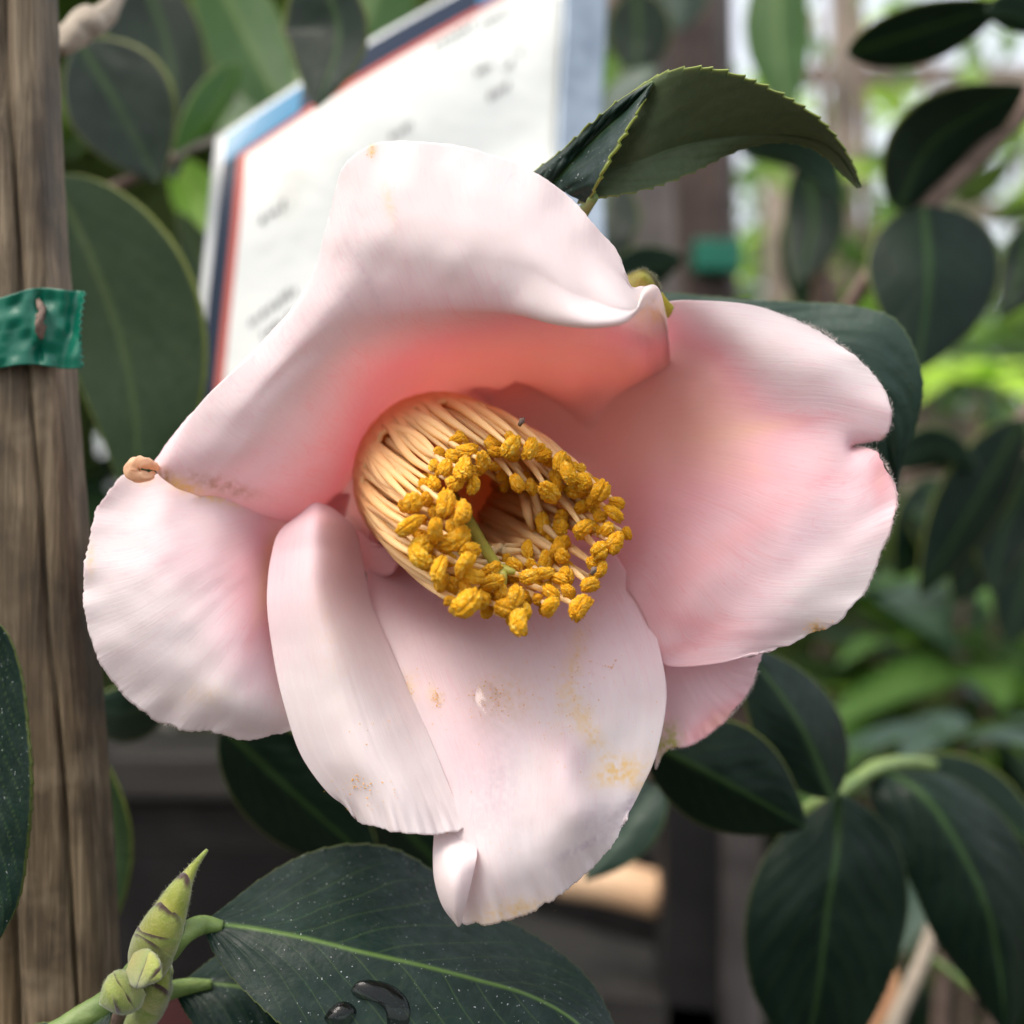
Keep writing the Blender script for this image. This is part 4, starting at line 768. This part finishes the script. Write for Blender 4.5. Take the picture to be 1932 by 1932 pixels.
pot = tube('plant_pot', [(-.13, .46, CAMH-.215), (-.13, .46, CAMH-.22), (-.13, .46, CAMH-.26), (-.13, .46, CAMH-.42)], [.10, .115, .105, .085], M['pot'], None, nr=40, ns=30); tag(pot, 'dark maroon plant pot in the shade behind the pointed bud', 'pot')
# ------------------------------------------------------------------ ground
gr = mesh_from('ground', np.array([[-200, -200, 0], [200, -200, 0], [200, 300, 0], [-200, 300, 0]], float), [[0, 1, 2, 3]], M['soil'], smooth=False); tag(gr, kind='structure')

# ------------------------------------------------------------------ background plants
def leafmesh(name, L_, W_, mat, fold=.25, droop=.25):
    V, F_ = [], []; n = 7
    for i in range(n):
        t = i/(n-1); w_ = W_*math.sin(math.pi*min(1, t**.8+.02))**.8*.5 if 0 < i < n-1 else W_*.03; zc = -droop*L_*t*t
        V += [(-w_, L_*t, zc+fold*w_), (0, L_*t, zc), (w_, L_*t, zc+fold*w_)]
    for i in range(n-1):
        a = i*3; F_ += [[a, a+1, a+4, a+3], [a+1, a+2, a+5, a+4]]
    me = bpy.data.meshes.new(name); me.from_pydata(V, [], F_); me.shade_smooth(); me.materials.append(mat)
    a = me.attributes.new('vein', 'FLOAT', 'POINT'); a.data.foreach_set('value', [0, .5, 0]*n); me.attributes.new('rim', 'FLOAT', 'POINT'); return me
from mathutils import Euler, Matrix
def rosette(px, py, z, n, L_, W_, mat, label, stem_to=None, seed=1, cat='plant', tiers=2, up=.6, group=None):
    g = random.Random(seed); t = thing('leafy_plant', label, cat, group); c = P(px, py, z); me = leafmesh('leaf', L_, W_, mat, droop=.5)
    for k in range(tiers):
        for i in range(n):
            o = bpy.data.objects.new('leaf', me); C.objects.link(o); o.parent = t
            o.location = c - Vector((0, 0, k*L_*.5)); s = g.uniform(.75, 1.15)*(1+.15*k); o.scale = (s, s, s)
            o.rotation_euler = (up*g.uniform(.3, 1.2)-.25*k, g.uniform(-.3, .3), i/n*6.283+g.uniform(-.3, .3)+k)
    tube('stem', [c, c - Vector((.005, -.01, .1)), Vector((c.x, c.y+.02, 0))], [.002, .0025, .003], M['bark'], t, nr=8, ns=12); return t
def bush(cx, cy, cz, rx, ry, rz, n, L_, W_, mats, label, seed, nstuff=0, kinds=1):
    g = random.Random(seed); t = thing('background_shrub', label, 'shrub'); mes = [leafmesh('leaf', L_, W_, m_) for m_ in mats]
    def tr():
        while True:
            a, b, c = (g.uniform(-1, 1) for _ in range(3))
            if a*a+b*b+c*c < 1: break
        s = g.uniform(.6, 1.3)
        return Matrix.Translation((cx+a*rx, cy+b*ry, cz+c*rz)) @ Euler((g.uniform(-1.2, .9), g.uniform(-.9, .9), g.uniform(0, 6.28))).to_matrix().to_4x4() @ Matrix.Scale(s, 4)
    for i in range(n):
        o = bpy.data.objects.new('leaf', mes[i % len(mes)]); C.objects.link(o); o.parent = t; o.matrix_basis = tr()
    if nstuff:
        for mi, me in enumerate(mes):
            base = np.array([v.co[:] for v in me.vertices]); fb = np.array([list(p_.vertices) for p_ in me.polygons]); V, F_ = [], []; k_ = nstuff//len(mes)
            for i in range(k_):
                m_ = np.array(tr()); V.append(base @ m_[:3, :3].T + m_[:3, 3]); F_.append(fb + i*len(base))
            o = mesh_from('foliage', np.concatenate(V), np.concatenate(F_), mats[mi], t, {'vein': np.tile([0, .5, 0]*7, k_), 'rim': np.zeros(len(base)*k_)}); tag(o, kind='stuff')
    for k in range(3):
        a = g.uniform(-.5, .5)
        tube('stem', [Vector((cx+a*rx*.2, cy, 0)), Vector((cx+a*rx*.5, cy, cz*.6)), Vector((cx+a*rx, cy, cz+rz*.5))], [.012, .009, .004], M['bark'], t, nr=8, ns=14, bump=.1)
    return t
# bushes: world x, y, z centre
def W3(px, py, y): return ((px-966)/1932*K*y, y, CAMH-(py-966)/1932*K*y)
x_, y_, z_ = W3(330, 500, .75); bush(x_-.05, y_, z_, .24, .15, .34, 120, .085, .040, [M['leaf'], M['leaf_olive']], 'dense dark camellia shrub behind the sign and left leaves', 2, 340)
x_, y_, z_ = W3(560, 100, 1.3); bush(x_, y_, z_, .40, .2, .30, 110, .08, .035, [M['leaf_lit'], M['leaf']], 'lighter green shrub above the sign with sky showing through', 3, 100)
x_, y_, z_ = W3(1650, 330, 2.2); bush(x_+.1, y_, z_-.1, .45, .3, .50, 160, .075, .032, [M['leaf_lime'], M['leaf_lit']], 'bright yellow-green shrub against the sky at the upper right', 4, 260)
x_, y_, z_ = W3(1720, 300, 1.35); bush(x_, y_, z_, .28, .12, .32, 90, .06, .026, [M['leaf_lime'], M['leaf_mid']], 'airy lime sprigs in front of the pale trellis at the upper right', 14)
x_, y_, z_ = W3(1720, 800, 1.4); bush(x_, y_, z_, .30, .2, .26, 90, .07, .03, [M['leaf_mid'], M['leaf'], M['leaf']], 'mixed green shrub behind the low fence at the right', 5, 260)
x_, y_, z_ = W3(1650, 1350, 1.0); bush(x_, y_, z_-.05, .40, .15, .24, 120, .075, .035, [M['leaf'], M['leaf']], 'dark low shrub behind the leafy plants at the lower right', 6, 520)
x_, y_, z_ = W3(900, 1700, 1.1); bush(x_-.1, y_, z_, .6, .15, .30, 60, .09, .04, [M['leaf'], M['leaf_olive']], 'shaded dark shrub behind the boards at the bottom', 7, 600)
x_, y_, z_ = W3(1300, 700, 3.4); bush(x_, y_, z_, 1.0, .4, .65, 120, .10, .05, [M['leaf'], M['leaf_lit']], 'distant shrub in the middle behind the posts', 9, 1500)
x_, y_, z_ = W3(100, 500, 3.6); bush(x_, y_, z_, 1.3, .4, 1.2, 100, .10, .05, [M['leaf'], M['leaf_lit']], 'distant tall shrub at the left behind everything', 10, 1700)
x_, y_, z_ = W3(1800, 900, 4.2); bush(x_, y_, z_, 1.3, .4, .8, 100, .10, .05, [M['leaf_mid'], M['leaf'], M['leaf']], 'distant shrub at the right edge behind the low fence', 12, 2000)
rosette(1815, 1400, 330, 7, .055, .020, M['leaf_grey'], 'small plant with arching pale green leaves at the right edge, behind the hanging leaves', seed=3)
rosette(1730, 1230, 560, 8, .09, .030, M['leaf_mid'], 'lime green plant with long narrow leaves right of the flower', seed=5, up=.9)
rosette(1880, 1130, 520, 7, .085, .034, M['leaf_mid'], 'mid green plant at the right edge above the lime green one', seed=6)
rosette(1900, 1560, 420, 7, .05, .018, M['leaf_mid'], 'small bright green plant at the right edge beside the hanging leaves', seed=7)
rosette(1850, 720, 620, 5, .07, .035, M['leaf_lime'], 'yellow-green sprig with one round bright leaf below the dark oval leaf', seed=9, tiers=1)
rosette(1660, 1120, 600, 6, .08, .03, M['leaf_grey'], 'grey-green plant tucked against the right petal', seed=10)
dt = thing('dry_twig', 'pale dry twig rising at the bottom right below the hanging leaves', 'twig')
tube('stem', PW(np.array([[1640,2050,170],[1700,1900,170],[1745,1800,172],[1775,1690,175]])), [.0024,.0022,.002,.0016], M['bark_pale'], dt, nr=10, ns=20)
tube('stem', PW(np.array([[1745,1800,172],[1800,1840,172],[1880,1900,170]])), [.0012,.001,.001], M['green_stem'], dt, nr=8, ns=14)
dl = thing('dead_leaf', 'curled reddish-brown dead leaf at the bottom edge left of the dry twig', 'leaf')
qleaf([(1690,1830,190),(1650,1890,185),(1600,1990,180)], 32, 36, 8, -10, M['leaf_dead'], dl, 51)
dl = thing('dead_leaf', 'small orange-brown dry leaf at the bottom right beside the dry twig', 'leaf')
qleaf([(1790,1790,195),(1830,1830,190),(1880,1870,188)], 14, 16, 4, -4, M['leaf_dead'], dl, 52)
print('objects', len(bpy.data.objects))
